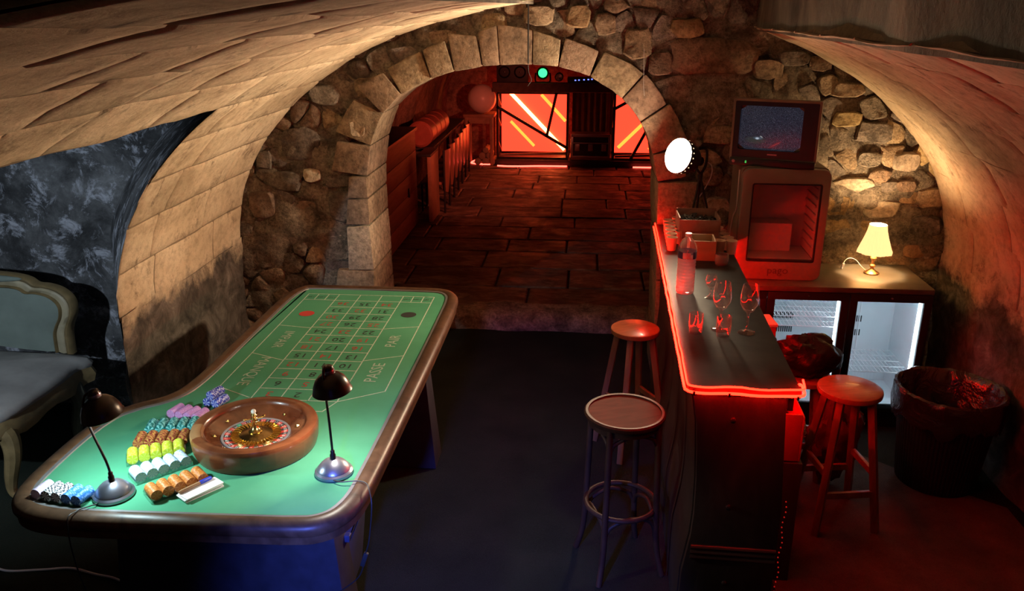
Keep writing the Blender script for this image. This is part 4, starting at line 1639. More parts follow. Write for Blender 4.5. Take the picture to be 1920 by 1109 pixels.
for (sx, sy) in ((-1, -1), (1, -1), (-1, 1), (1, 1)):
    x, y_ = .63 * sx, (-.37 if sy < 0 else .20)
    b = B()
    b.tube(bez([(x, y_, .40), (x + .035 * sx, y_ - .01 * sy, .34), (x + .045 * sx, y_, .25), (x + .01 * sx, y_, .12), (x + .0 * sx, y_, .04), (x + .03 * sx, y_, .0)], 5),
           [.050] * 5 + [.048 - .0017 * k for k in range(21)], 10)
    b.build('leg', 'settee_leg' if sy > 0 else 'settee_frame', st, True)


# ================================================================== BAR COUNTER
BZ = 1.08
BAR = (0.388, 2.67, 0.0)
BROT = R(-1.6)
BM = Matrix.Translation(BAR) @ Matrix.Rotation(BROT, 4, 'Z')
bar = thing('bar_counter', 'narrow black bar counter with a dark grey top and shaped side', 'bar counter', BAR, BROT)
BL = 2.29
b = B()
b.bb(0, .385, 0, BL, 1.052, BZ)
b.build('counter_top', 'bar_top', bar, True, .004)
prof = [(.345, 1.052), (.012, 1.052), (.02, 1.02), (.036, .93), (.044, .82), (.050, .70), (.052, .56), (.046, .46), (.034, .38), (.022, .30), (.020, .2), (.02, 0), (.372, 0), (.374, .6)]
b = B()
b.prism([(x if x < .2 else .215, z) for x, z in prof], .040, BL, 0, XZ)
b.build('body', 'bar_body', bar, True, .004, 2, 30)
b = B()
prof2 = [(x + (.006 if x < .2 else -.006), z) for x, z in prof]
b.prism(prof2, .012, .040, 0, XZ)
b2 = B()
b2.bb(.352, .372, .040, 1.15, .985, 1.052)  # unseen board added to keep the rope's red light low
b2.build('glow_shield', 'bar_body', bar, True, .002)
endp = b.build('end_panel', 'bar_body', bar, True, .002)
for (x, z) in ((.165, .955), (.178, .60), (.19, .268)):
    b = B()
    b.lathe([(0, .016), (.009, .013), (.011, .006), (.006, 0)], 16, 0, axis_mtx((x, .012, z), (0, -1, 0)))
    b.build('knob', 'bar_knob', endp, True)
for z in (.418, .396, .374):
    b = B()
    b.tube([(.055, .012, z), (.365, .012, z)], .0085, 8)
    b.build('moulding', 'bar_trim', endp, True)
for k in range(1, 6):
    b = B()
    pr = [(x - .006 if x < .2 else x - .02, z) for x, z in prof if x < .2]
    b.add([(x, BL * k / 6 - .012, z) for x, z in pr] + [(x, BL * k / 6 + .012, z) for x, z in pr], [(i, i + 1, len(pr) + i + 1, len(pr) + i) for i in range(len(pr) - 1)])
    b.build('rib', 'bar_body', bar, True, fix=False)

# red light rope round the counter edge
rope = thing('neon_rope', 'glowing red light rope along the edges of the bar counter', 'light rope', BAR, BROT)


def wob(pts, a):
    return [Vector(p) + Vector((a * nz((p[0] * 9, p[1] * 9, 1), 1, 2), a * nz((p[0] * 9, p[1] * 9, 5), 1, 2), a * nz((p[0] * 9, p[1] * 9, 9), 1, 2))) for p in pts]


e1 = [(-.010, BL - .01, 1.066)] + [(-.010, BL - BL * k / 16, 1.066) for k in range(1, 15)] + [(-.010, .03, 1.066), (-.006, .004, 1.066), (.012, -.011, 1.066), (.06, -.013, 1.064), (.13, -.013, 1.066), (.21, -.013, 1.063),
      (.30, -.013, 1.066), (.365, -.012, 1.067), (.388, -.006, 1.068), (.396, .015, 1.07), (.397, .06, 1.075)]
e2 = [(p[0] + (.008 if p[1] > 0 and p[0] < .1 else 0), p[1] + (.008 if p[1] < 0 else 0), p[2] + .020) for p in e1]
b = B()
b.tube(wob(bez(e1, 3), .003), .0052, 8)
b.build('strand', 'neon', rope, True)
b = B()
b.tube(wob(bez(e2, 3), .005), .0038, 8)
b.build('strand', 'neon', rope, True)
b = B()
b.tube(bez([(.397, .06, 1.075), (.397, .10, 1.06), (.38, .12, 1.035), (.30, .14, 1.02), (.228, .2, 1.02)], 6), .0052, 8)
b.build('strand', 'neon', rope, True)
b = B()
b.tube(bez([(.228, .2, 1.02), (.226, .8, 1.02), (.226, 1.1, 1.02), (.29, 1.25, 1.018), (.31, 1.5, 1.015), (.31, 1.9, 1.015)], 6), .0060, 8)
b.build('strand', 'neon_back', rope, True)
b = B()
for k in range(26):
    b.sphere((.386 + .004 * math.sin(k), .035, .62 - k * .022), .0030, 8, 6)
b.build('bead_strand', 'neon_dim', rope, True)
for (x, y_) in ((.14, -.013), (.02, -.011), (.37, -.011), (-.010, .35), (-.010, .8), (-.010, 1.3)):
    b = B()
    b.box((x, y_, 1.062), (.008 if y_ < 0 else .016, .016 if y_ < 0 else .008, .014))
    b.build('clip', 'rubber', rope, True, .002)


def on_bar(x, y_, z=BZ):
    return (x, y_, z)


# water bottle
wb_ = thing('water_bottle', 'large clear plastic water bottle standing on the bar', 'bottle', (.486, 3.68, BZ))
b = B()
prof = [(0, .001), (.034, .001), (.040, .008), (.041, .02)]
for k in range(9):
    z = .03 + k * .0155
    prof += [(.0415, z), (.0395, z + .005), (.0395, z + .008), (.0415, z + .0125)]
prof += [(.041, .172)]
b.lathe(prof, 32)
b.build('lower_body', 'bottle_water', wb_, True, angle=60)
b = B()
b.lathe([(.041, .172), (.041, .206), (.042, .212), (.041, .222), (.036, .238), (.024, .256), (.015, .264), (.0135, .274)], 32)
b.build('shoulder', 'bottle_clear', wb_, True, angle=60)
b = B()
b.lathe([(.0420, .172), (.0420, .204)], 32, 0, None, R(-60), R(300))
lab = b.build('label_band', 'bottle_label', wb_, True, fix=False)
b = B()
b.lathe([(.0423, .174), (.0423, .202)], 12, 0, None, R(-125), R(50))
b.build('label_patch', 'bottle_label_pale', lab, True, fix=False)
b = B()
b.lathe([(0, .285), (.014, .285), (.0155, .283), (.0155, .271), (.013, .270)], 24)
b.build('cap', 'bottle_cap', wb_, True)


def wine_glass(label, loc, h, r):
    g = thing('wine_glass', label, 'wine glass', loc, 0, 'drinking glasses on the bar')
    b = B()
    st_ = h * .42
    bw_ = h - st_
    b.lathe([(.006, st_), (r * .55, st_ + bw_ * .10), (r * .92, st_ + bw_ * .30), (r, st_ + bw_ * .48), (r * .93, st_ + bw_ * .75), (r * .78, h), (r * .76, h), (r * .90, st_ + bw_ * .75), (r * .96, st_ + bw_ * .48), (r * .88, st_ + bw_ * .31), (r * .5, st_ + bw_ * .13), (0, st_ + bw_ * .09)], 28)
    b.build('bowl', 'wine_glass', g, True, angle=70)
    b = B()
    b.lathe([(.010, .006), (.0045, .016), (.0035, st_ * .6), (.0055, st_ * .97), (.008, st_ + .004)], 14)
    b.build('stem', 'wine_glass', g, True)
    b = B()
    b.lathe([(0, 0), (r * .92, 0), (r * .94, .002), (r * .5, .004), (.010, .008)], 28)
    b.build('foot', 'wine_glass', g, True)
    return g


wine_glass('tall empty wine glass standing nearest the counter back edge', on_bar(.681, 3.20), .205, .037)
wine_glass('tall empty wine glass in the middle of the bar behind a tumbler', on_bar(.577, 3.225), .205, .037)
wine_glass('short stemmed glass standing farthest back beside the water bottle', on_bar(.594, 3.62), .11, .026)


def tumbler(label, loc, h, r, mat='wine_glass'):
    b = B()
    b.lathe([(0, 0), (r * .80, 0), (r * .86, .004), (r * 1.0, h * .5), (r * .96, h), (r * .92, h), (r * .95, h * .5), (r * .8, .012), (0, .010)], 26)
    o = b.build('tumbler', mat, None, True, angle=60, loc=loc)
    tag(o, label, 'tumbler', 'drinking glasses on the bar')


tumbler('small empty tumbler near the red rope on the bar', on_bar(.474, 3.18), .085, .029)
tumbler('small empty tumbler in front of the middle wine glass', on_bar(.580, 3.155), .085, .030)
tumbler('short patterned tumbler standing in front of the paper cups', on_bar(.722, 4.15), .055, .036, 'tumbler_print')
# paper cups
cup = thing('paper_cup', 'small paper cup', 'paper cup', (0, 0, 0), 0, 'paper cups at the far end of the bar')
b = B()
b.lathe([(0, 0), (.022, 0), (.0295, .068), (.031, .070), (.0305, .072), (.028, .070), (.021, .004)], 20)
b.build('wall', 'cup_paper', cup, True, angle=60, fix=False)
b = B()
b.lathe([(0, .012), (.0225, .012)], 20)
b.build('inside', 'cup_inside', cup, True, fix=False)
spots = []
for c_ in range(2):
    for k in range(5):
        spots.append((.742 - k * .004 + c_ * .062 - c_ * k * .004, 4.355 + k * .072, 'orange lit paper cup, number %s from the front in the %s row by the crate' % (('one', 'two', 'three', 'four', 'five')[k], ('left', 'right')[c_])))
for c_ in range(2):
    for k in range(6):
        spots.append((.494 + k * .003 + c_ * .06, 4.40 + k * .078 + c_ * .14, 'paper cup, number %s from the front in the %s row behind the bottle' % (('one', 'two', 'three', 'four', 'five', 'six')[k], ('outer', 'inner')[c_])))
for k, (x, y_, lb_) in enumerate(spots):
    if y_ > 4.86:
        continue
    if k == 0:
        cup.location = (x, y_, BZ)
        cup['label'] = lb_
    else:
        dup(cup, (x, y_, BZ), 0, lb_)
# wooden box with papers
cr = thing('wooden_box', 'small open wooden box between water bottle and cups', 'box', (.642, 4.28, BZ), R(-2))
for (nm, x0, x1, y0, y1, z0, z1) in (('front_board', -.075, .060, -.075, -.067, 0, .105), ('back_board', -.075, .060, .067, .075, 0, .105), ('side_board', -.075, -.067, -.067, .067, 0, .105), ('side_board', .052, .060, -.067, .067, 0, .105),
                                     ('bottom_board', -.067, .052, -.067, .067, 0, .008)):
    b = B()
    b.bb(x0, x1, y0, y1, z0, z1)
    b.build(nm, 'crate_wood', cr, True, .0015)
for k in range(3):
    o = B().box((0, 0, 0), (.095, .10, .012)).build('card_pack', ('carton', 'crate_red', 'paper')[k], None, True, .001, loc=(.632, 4.28, BZ + .018 + k * .024), rot=(R(-7) * (k % 2), R(4), .1 * k))
    tag(o, ('brown card pack', 'red card pack', 'white paper pack')[k] + ' lying in the wooden box', 'card pack', 'packs in the wooden box')
cb = thing('carton_tray', 'lower brown carton behind the wooden box on the bar', 'carton', (.648, 4.50, BZ))
b = B()
b.bb(-.10, .095, -.07, .07, 0, .10)
b.build('body', 'carton', cb, True, .002)
b = B()
b.bb(-.10, .095, -.0705, .0705, .06, .063)
b.build('tape', 'foil_bits', cb, False)
ct = thing('snack_tray', 'open upper tray filled with dark foil scraps on the carton', 'tray', (.645, 4.52, BZ + .10))
for (nm, x0, x1, y0, y1, z0, z1) in (('front_side', -.115, .105, -.095, -.088, 0, .062), ('back_side', -.115, .105, .088, .095, 0, .085), ('end_side', -.115, -.108, -.088, .088, 0, .072), ('end_side', .098, .105, -.088, .088, 0, .072), ('base', -.108, .098, -.088, .088, 0, .006)):
    b = B()
    b.bb(x0, x1, y0, y1, z0, z1)
    b.build(nm, 'carton', ct, True, .001)
b = B()
for k in range(130):
    b.box((rnd.uniform(-.1, .09), rnd.uniform(-.08, .08), .035 + rnd.uniform(-.01, .02)), (.022, .014, .004), (rnd.uniform(-1, 1), rnd.uniform(-1, 1), rnd.uniform(0, 3)))
b.bb(-.105, .095, -.086, .086, .006, .03)
o = b.build('foil_scraps', 'foil_bits', None, False, loc=(.645, 4.52, BZ + .10))
tag(o, 'heap of dark crumpled foil scraps filling the tray', 'foil scraps', None, 'stuff')

# ------------------------------------------------------------------ film lamp on a tripod
fn = Vector((-.74, -.62, .27)).normalized()
fc = Vector((.538, 4.75, 1.533))
fl_ = thing('film_lamp', 'round film lamp glowing white on a small tripod at the bar end', 'lamp', (.67, 4.80, BZ))
o0 = Vector((.67, 4.80, BZ))
m = axis_mtx(fc - o0, fn)
b = B()
b.lathe([(.098, .004), (.101, .0), (.101, -.02), (.096, -.045), (.080, -.095), (.062, -.125), (.04, -.145), (0, -.150)], 40, 0, m)
b.build('housing', 'black_metal', fl_, True)
b = B()
b.lathe([(.0975, .002), (.080, .009), (.045, .014), (0, .016)], 40, 0, m)
b.build('lens', 'film_lens', fl_, True, fix=False)
for k in range(22):
    a = 2 * PI * k / 22
    b = B()
    b.add([(.1014 * math.cos(a - .045), .1014 * math.sin(a - .045), -.010), (.1014 * math.cos(a + .045), .1014 * math.sin(a + .045), -.010), (.1014 * math.cos(a), .1014 * math.sin(a), -.019)], [(0, 1, 2)], 0, m)
    b.build('vent_notch', 'notch_glow', fl_, False, fix=False)
fs = bpy.data.lights.new('film_beam', 'SPOT')
fs.energy = L_FILM_W
fs.color = (1.0, 0.77, 0.50)
fs.spot_size = R(150)
fs.spot_blend = 1.0
fs.shadow_soft_size = 0.07
fso = bpy.data.objects.new('film_beam', fs)
COL.objects.link(fso)
fso.parent = fl_
fso.location = m @ Vector((0, 0, .03))
fso.rotation_euler = fn.to_track_quat('-Z', 'Y').to_euler()
back = m @ Vector((0, 0, -.150))
b = B()
b.tube([m @ Vector((0, 0, -.14)), m @ Vector((0, 0, -.19))], .028, 16)
b.tube([m @ Vector((0, .03, -.165)), m @ Vector((0, -.045, -.165))], .014, 12)
b.build('rear_housing', 'black_metal', fl_, True)
ap = Vector((.675, 4.80, 1.405)) - o0
b = B()
b.tube(bez([m @ Vector((0, .055, -.13)), m @ Vector((.01, .075, -.20)), ap + Vector((.03, .02, .07)), ap + Vector((0, 0, .012))], 6), .008, 8)
b.tube(bez([m @ Vector((0, -.055, -.13)), m @ Vector((.0, -.06, -.16)), ap + Vector((-.03, -.01, .05)), ap + Vector((0, 0, .012))], 6), .008, 8)
b.build('yoke', 'black_metal', fl_, True)
b = B()
b.cyl(ap + Vector((0, 0, -.02)), ap + Vector((0, 0, .02)), .014, .014, 12)
b.build('hub', 'black_metal', fl_, True)
for (dx, dy) in ((-.05, -.04), (.095, -.02), (.01, .09)):
    b = B()
    b.tube([ap, Vector((dx, dy, .002))], [.0075, .006], 8)
    b.build('leg', 'black_metal', fl_, True)
b = B()
b.tube(bez([m @ Vector((0, 0, -.19)), m @ Vector((.02, .0, -.26)), ap + Vector((.07, .05, .0)), ap + Vector((.03, .06, -.1)), ap + Vector((-.02, .08, -.2)), Vector((.0, .12, .01))], 6), .003, 6)
b.build('cord', 'cable_white', fl_, True)

# ------------------------------------------------------------------ stools
s1 = thing('bentwood_stool', 'tall dark bentwood bar stool with foot ring nearest the viewer', 'bar stool', (.205, 3.135, 0), R(20))
H1 = .735
b = B()
b.lathe([(0, H1 - .020), (.150, H1 - .022), (.163, H1 - .018), (.169, H1 - .006), (.169, H1 + .002), (.163, H1 + .008), (.152, H1 + .007), (.150, H1 - .002), (.149, H1 - .014), (0, H1 - .016)], 48)
b.build('seat_rim', 'stool_dark', s1, True)
b = B()
b.lathe([(.1505, H1 + .0005), (.08, H1 - .003), (0, H1 - .0035)], 40)
b.build('seat', 'stool_seat_dark', s1, True, fix=False)
b = B()
b.lathe([(.148, H1 - .05), (.150, H1 - .02), (.135, H1 - .02), (.135, H1 - .05)], 40)
b.build('seat_hoop', 'stool_dark', s1, True)
for k in range(4):
    a = PI / 4 + k * PI / 2
    d = Vector((math.cos(a), math.sin(a), 0))

    def P(r_, z):
        return d * r_ + Vector((0, 0, z))
    b = B()
    b.tube(bez([P(.150, H1 - .015), P(.155, .55), P(.162, .32), P(.168, .18), P(.180, .09), P(.205, .0)], 6), .0135, 12)
    b.build('leg', 'stool_dark', s1, True)
    a2 = a + PI / 2
    d2 = Vector((math.cos(a2), math.sin(a2), 0))
    mid = (d + d2) * .5
    for (nm, zt, zb, rr) in (('upper_brace', H1 - .052, H1 - .13, .150), ('lower_brace', .295, .215, .158)):
        b = B()
        b.tube(bez([d * rr + Vector((0, 0, zb)), d * rr * .9 + d2 * rr * .14 + Vector((0, 0, zb + .05)), mid * rr * 1.12 + Vector((0, 0, zt)), d2 * rr * .9 + d * rr * .14 + Vector((0, 0, zb + .05)), d2 * rr + Vector((0, 0, zb))], 7), .0085, 10)
        b.build(nm, 'stool_dark', s1, True)
b = B()
b.tube([(.150 * math.cos(2 * PI * i / 40), .150 * math.sin(2 * PI * i / 40), .305) for i in range(40)], .0115, 10, 0, False, True)
b.build('foot_ring', 'stool_dark', s1, True)


def wood_stool(label, loc, rz, h, r, spread, seatmat='stool_wood', legmat='stool_leg', tilt=(0, 0)):
    s_ = thing('wooden_stool', label, 'bar stool', loc, rz, 'round wooden bar stools')
    s_.rotation_euler = (tilt[0], tilt[1], rz)
    b = B()
    b.lathe([(0, h - .032), (r * .90, h - .032), (r * .985, h - .026), (r, h - .014), (r * .985, h - .004), (r * .94, h), (0, h)], 44)
    b.build('seat', seatmat, s_, True)
    tops, bots = [], []
    for k in range(4):
        a = PI / 4 + k * PI / 2
        d = Vector((math.cos(a), math.sin(a), 0))
        tops.append(d * r * .70 + Vector((0, 0, h - .03)))
        bots.append(d * spread)
        b = B()
        b.bar(tops[-1], bots[-1], .032, .032, 0, d)
        b.build('leg', legmat, s_, True, .004)
    for k in range(4):
        z = .20 if k % 2 == 0 else .30
        q = 1 - z / (h - .03)
        p = bots[k].lerp(tops[k], 1 - q)
        p2 = bots[(k + 1) % 4].lerp(tops[(k + 1) % 4], 1 - q)
        b = B()
        b.bar(p, p2, .018, .032)
        b.build('stretcher', legmat, s_, True, .003)
    return s_


wood_stool('red tinted wooden bar stool at the far side of the counter', (.305, 4.16, 0), R(28), .715, .130, .20, 'stool_wood', 'stool_leg')
wood_stool('round wooden bar stool with square legs in front of the glass coolers', (1.245, 3.56, 0), R(9), .69, .143, .205)
wood_stool('wooden stool buried under black bags behind the bar', (1.15, 3.99, 0), R(-8), .56, .14, .17)

# ------------------------------------------------------------------ low glass-door cooler
uc = thing('glass_door_cooler', 'long low black back bar cooler with lit glass doors', 'cooler', (0, 0, 0))
X0, X1, YF, YK, ZT = .862, 1.945, 4.50, 4.96, .86
b = B()
b.bb(X0, X1, YF - .01, YK, ZT - .03, ZT)
b.build('top_plate', 'fridge_top', uc, True, .004)
b = B()
b.bb(X0, X1, YF + .02, YK, .0, .10)
b.build('plinth', 'fridge_black', uc, True, .003)
b = B()
b.bb(X0, X0 + .02, YF + .03, YK, .10, ZT - .03)
b.bb(X1 - .02, X1, YF + .03, YK, .10, ZT - .03)
b.bb(X0 + .02, X1 - .02, YK - .02, YK, .10, ZT - .03)
b.bb(X0 + .02, X1 - .02, YF + .03, YK - .02, ZT - .055, ZT - .03)
b.build('cabinet', 'fridge_black', uc, True, .002)
divs = [X0 + .02, 1.052, 1.502, X1 - .02]
b = B()
b.bb(X0 + .02, X1 - .02, YK - .028, YK - .021, .10, ZT - .055)
b.bb(X0 + .02, X1 - .02, YF + .035, YK - .03, .10, .115)
b.bb(X0 + .02, X1 - .02, YF + .035, YK - .03, ZT - .062, ZT - .056)
b.bb(X0 + .021, X0 + .028, YF + .035, YK - .03, .115, ZT - .062)
b.bb(X1 - .028, X1 - .021, YF + .035, YK - .03, .115, ZT - .062)
inn = b.build('inner_liner', 'fridge_inner', uc, True)
b = B()
b.bb(1.905 - .19, 1.905 - .183, YK - .034, YK - .028, .20, .78)
b.build('liner_seam', 'wire_white', inn, True)
for (cx, zr) in ((1.25, (.53, .44)), (1.66, (.52, .43))):
    for zz in zr:
        for k in range(12):
            b = B() if k == 0 else b
            if k == 0:
                b.bb(-.0035, .0035, -.001, .001, -.02, .02)
                sm_ = b.mesh('vent_slot', 'fridge_slot', False)
            link('vent_slot', sm_, inn, (cx + k * .0125 - .07, YK - .0295, zz))
for (xa, xb, zz) in ((X0 + .03, 1.05, .66), (1.055, 1.495, .66), (1.055, 1.495, .60), (1.51, X1 - .035, .33)):
    b = B()
    for k in range(5):
        yy = YF + .06 + k * (YK - YF - .13) / 4
        b.tube([(xa, yy, zz), (xb, yy, zz)], .0028, 6)
    nn = int((xb - xa) / .022)
    for k in range(nn + 1):
        x = xa + (xb - xa) * k / nn
        b.tube([(x, YF + .055, zz + .004), (x, YK - .06, zz + .004)], .0016, 5)
    b.build('wire_shelf', 'wire_white', uc, True)
for (xa, xb) in ((1.052, 1.502), (1.502, X1)):
    b = B()
    b.bb(xb - .052, xb - .044, YF + .036, YF + .046, .15, .80)
    b.build('light_strip', 'fridge_strip', uc, False)
b = B()
b.bb(X0 + .03, X1 - .04, YF + .04, YF + .052, ZT - .070, ZT - .063)
b.build('light_strip', 'fridge_strip', uc, False)
for i, (xa, xb) in enumerate(((X0, 1.050), (1.054, 1.500), (1.504, X1))):
    dr = bpy.data.objects.new('door', None)
    COL.objects.link(dr)
    dr.parent = uc
    zb, zt = .105, ZT - .035
    fw = .042 if i else .035
    b = B()
    b.bb(xa, xb, YF - .005, YF + .028, zt - .045, zt)
    b.bb(xa, xb, YF - .005, YF + .028, zb, zb + .04)
    b.bb(xa, xa + fw, YF - .005, YF + .028, zb + .04, zt - .045)
    b.bb(xb - fw, xb, YF - .005, YF + .028, zb + .04, zt - .045)
    b.build('door_frame', 'fridge_black', dr, True, .002)
    b = B()
    b.bb(xa + fw, xb - fw, YF + .008, YF + .012, zb + .04, zt - .045)
    b.build('door_glass', 'pane', dr, False)
    b = B()
    b.lathe([(0, .004), (.007, .003), (.008, 0)], 12, 0, axis_mtx(((xa + xb) / 2, YF - .005, zt - .022), (0, -1, 0)))
    b.build('door_lock', 'chrome', dr, True)

# ------------------------------------------------------------------ upper cooler with glass door
cz0, cz1 = .862, 1.497
rc = thing('drinks_cooler', 'squat grey drinks cooler with rounded glass door standing on the low cooler', 'cooler', (1.115, 4.60, cz0), R(-1))
W, D, HH = .235, .385, cz1 - cz0


def rrect(x0, x1, z0, z1, r_, n=6):
    o = []
    for (cx, cz, a) in ((x1 - r_, z1 - r_, 0), (x0 + r_, z1 - r_, PI / 2), (x0 + r_, z0 + r_, PI), (x1 - r_, z0 + r_, 3 * PI / 2)):
        o += [(cx + r_ * math.cos(a + PI / 2 * k / n), cz + r_ * math.sin(a + PI / 2 * k / n)) for k in range(n + 1)]
    return o


def hollow(outer_, inner_, y0, y1, name, mat, parent, bev=.0):
    n = len(outer_)
    V = [(x, y_, z) for y_ in (y0, y1) for (x, z) in outer_] + [(x, y_, z) for y_ in (y0, y1) for (x, z) in inner_]
    F = []
    for i in range(n):
        j = (i + 1) % n
        F += [(i, j, n + j, n + i), (2 * n + i, 2 * n + j, 3 * n + j, 3 * n + i), (i, j, 2 * n + j, 2 * n + i), (n + i, n + j, 3 * n + j, 3 * n + i)]
    b = B()
    b.add(V, F)
    return b.build(name, mat, parent, True, bev, 2, 40)


hollow(rrect(-W, W, 0, HH, .035), rrect(-W + .03, W - .03, .11, HH - .05, .02), .045, D - .03, 'case', 'cooler_case', rc)
b = B()
b.prism(rrect(-W, W, 0, HH, .035), D - .03, D, 0, XZ)
b.build('case_back', 'cooler_case', rc, True, angle=40)
drr = bpy.data.objects.new('door', None)
COL.objects.link(drr)
drr.parent = rc
hollow(rrect(-W, W, .0, HH - .004, .045), rrect(-W + .055, W - .042, .105, HH - .085, .012), -.002, .042, 'door_frame', 'cooler_door', drr, .006)
hollow(rrect(-W + .050, W - .037, .100, HH - .080, .014), rrect(-W + .062, W - .049, .112, HH - .092, .012), .000, .02, 'door_gasket', 'fridge_black', drr)
b = B()
b.bb(-W + .055, W - .042, .012, .016, .105, HH - .085)
b.build('door_glass', 'pane', drr, False)
link('lettering', text_mesh('pago', .062, 'emboss', 'lettering', .0012), drr, (.0, -.0032, .055), (PI / 2, 0, 0))
V0 = [-W + .032, W - .032]
b = B()
b.bb(V0[0], V0[1], D - .05, D - .04, .11, HH - .05)
b.bb(V0[0], V0[0] + .006, .05, D - .05, .11, HH - .05)
b.bb(V0[1] - .006, V0[1], .05, D - .05, .11, HH - .05)
b.bb(V0[0], V0[1], .05, D - .05, .105, .112)
b.bb(V0[0], V0[1], .05, D - .05, HH - .056, HH - .05)
b.build('liner', 'cooler_inner', rc, True)
b = B()
b.bb(V0[0] + .006, V0[1] - .10, .20, D - .05, .112, .28)
b.build('motor_hump', 'cooler_inner', rc, True, .01)
for k in range(8):
    b = B()
    b.bb(V0[1] - .018, V0[1] - .005, .08, D - .07, .16 + k * .048, .172 + k * .048)
    b.build('shelf_ledge', 'cooler_inner', rc, True, .004)
b = B()
b.tube(bez([(-W - .006, .10, HH - .03), (-W - .008, .09, HH - .1), (-W - .006, .1, HH - .25), (-W - .006, .2, .3), (-W - .006, .3, .02)], 5), .004, 6)
b.build('cord', 'cable_white', rc, True)

# ------------------------------------------------------------------ television
tv = thing('crt_television', 'old boxy tube television showing snow on top of the drinks cooler', 'television', (1.03, 4.64, cz1), R(-19))
tw, th_, td = .225, .325, .26
b = B()
b.add([(-tw, .035, .04), (tw, .035, .04), (tw, .035, th_ + .03), (-tw, .035, th_ + .03), (-tw * .86, td, .06), (tw * .86, td, .06), (tw * .86, td, th_ - .03), (-tw * .86, td, th_ - .03)],
      [(0, 1, 2, 3), (4, 5, 6, 7), (0, 1, 5, 4), (1, 2, 6, 5), (2, 3, 7, 6), (3, 0, 4, 7)])
b.bb(-tw * .9, tw * .9, .05, td * .9, .0, .06)
b.build('case', 'tv_case', tv, True, .006)
hollow(rrect(-tw - .004, tw + .004, .03, th_ + .034, .008, 3), rrect(-tw + .008, tw - .008, .042, th_ + .022, .006, 3), .0, .05, 'bezel', 'tv_case', tv)
hollow(rrect(-tw + .008, tw - .008, .042, th_ + .022, .006, 3), rrect(-tw + .035, tw - .085, .085, th_ - .002, .012, 3), .006, .05, 'front_panel', 'tv_front', tv)
b = B()
b.bb(-tw, tw, -.012, .06, .0, .040)
b.build('control_strip', 'tv_front', tv, True, .005)
# slightly bulging tube
xa, xb, za, zb_ = -tw + .033, tw - .083, .083, th_ + .0
cx, cz = (xa + xb) / 2, (za + zb_) / 2
V, F = [], []
for j in range(11):
    for i in range(13):
        u, w = i / 6 - 1, j / 5 - 1
        V.append(((xb - xa) / 2 * u, .024 + .014 * (u * u + w * w) / 2, (zb_ - za) / 2 * w))
for j in range(10):
    for i in range(12):
        F.append((j * 13 + i, j * 13 + i + 1, j * 13 + i + 14, j * 13 + i + 13))
b = B()
b.add(V, F)
b.build('screen', 'tv_picture', tv, True, loc=(cx, 0, cz), fix=False)
b = B()
b.bb(-.028, .022, .0045, .007, .061, .068)
b.build('maker_badge', 'case_alu', tv, False)
b = B()
b.lathe([(0, .004), (.008, .003), (.009, 0)], 16, 0, axis_mtx((-tw + .022, -.012, .022), (0, -1, 0)))
b.build('power_button', 'case_alu', tv, True)
b = B()
b.bb(-tw + .085, -tw + .093, -.0135, -.011, .014, .028)
b.build('standby_light', 'led_green', tv, False)

# ------------------------------------------------------------------ table lamp
tl = thing('table_lamp', 'small brass table lamp with glowing pleated shade on the low cooler', 'lamp', (1.693, 4.775, ZT))
b = B()
b.lathe([(0, 0), (.041, 0), (.043, .006), (.036, .012), (.022, .018), (.012, .026), (.009, .034), (.016, .042), (.017, .05), (.009, .058), (.0075, .075), (.014, .086), (.019, .094), (.014, .104), (.007, .110), (.006, .15), (0, .15)], 28)
b.build('base', 'brass_lamp', tl, True)
b = B()
n = 72
V, F = [], []
for (r0, z, amp) in ((.096, .128, .0030), (.080, .17, .0024), (.066, .21, .002), (.054, .252, .0014), (.047, .292, .0010)):
    for i in range(n):
        a = 2 * PI * i / n
        rr = r0 + amp * math.cos(a * 24) + (.004 * math.cos(a * 8) if z < .13 else 0)
        V.append((rr * math.cos(a), rr * math.sin(a), z))
for j in range(4):
    for i in range(n):
        F.append((j * n + i, j * n + (i + 1) % n, (j + 1) * n + (i + 1) % n, (j + 1) * n + i))
b.add(V, F)
b.build('shade', 'lamp_shade', tl, True, angle=70, fix=False)
b = B()
b.sphere((0, 0, .205), .024, 16, 12)
b.build('bulb', 'bulb_glow', tl, True)
pl = bpy.data.lights.new('table_light', 'POINT')
pl.energy = L_SHADE
pl.color = (1.0, .66, .34)
pl.shadow_soft_size = .028
po = bpy.data.objects.new('table_light', pl)
COL.objects.link(po)
po.parent = tl
po.location = (0, 0, .255)
b = B()
b.tube(bez([(-.02, .02, .006), (-.05, .04, .03), (-.07, .08, .055), (-.10, .10, .06), (-.13, .09, .045), (-.15, .06, .004)], 6), .0022, 6)
b.build('cord', 'cable_white', tl, True)
b = B()
b.box((-.145, .07, .02), (.014, .012, .034), (.2, .2, 0))
b.build('cord_switch', 'cable_white', tl, True, .003)

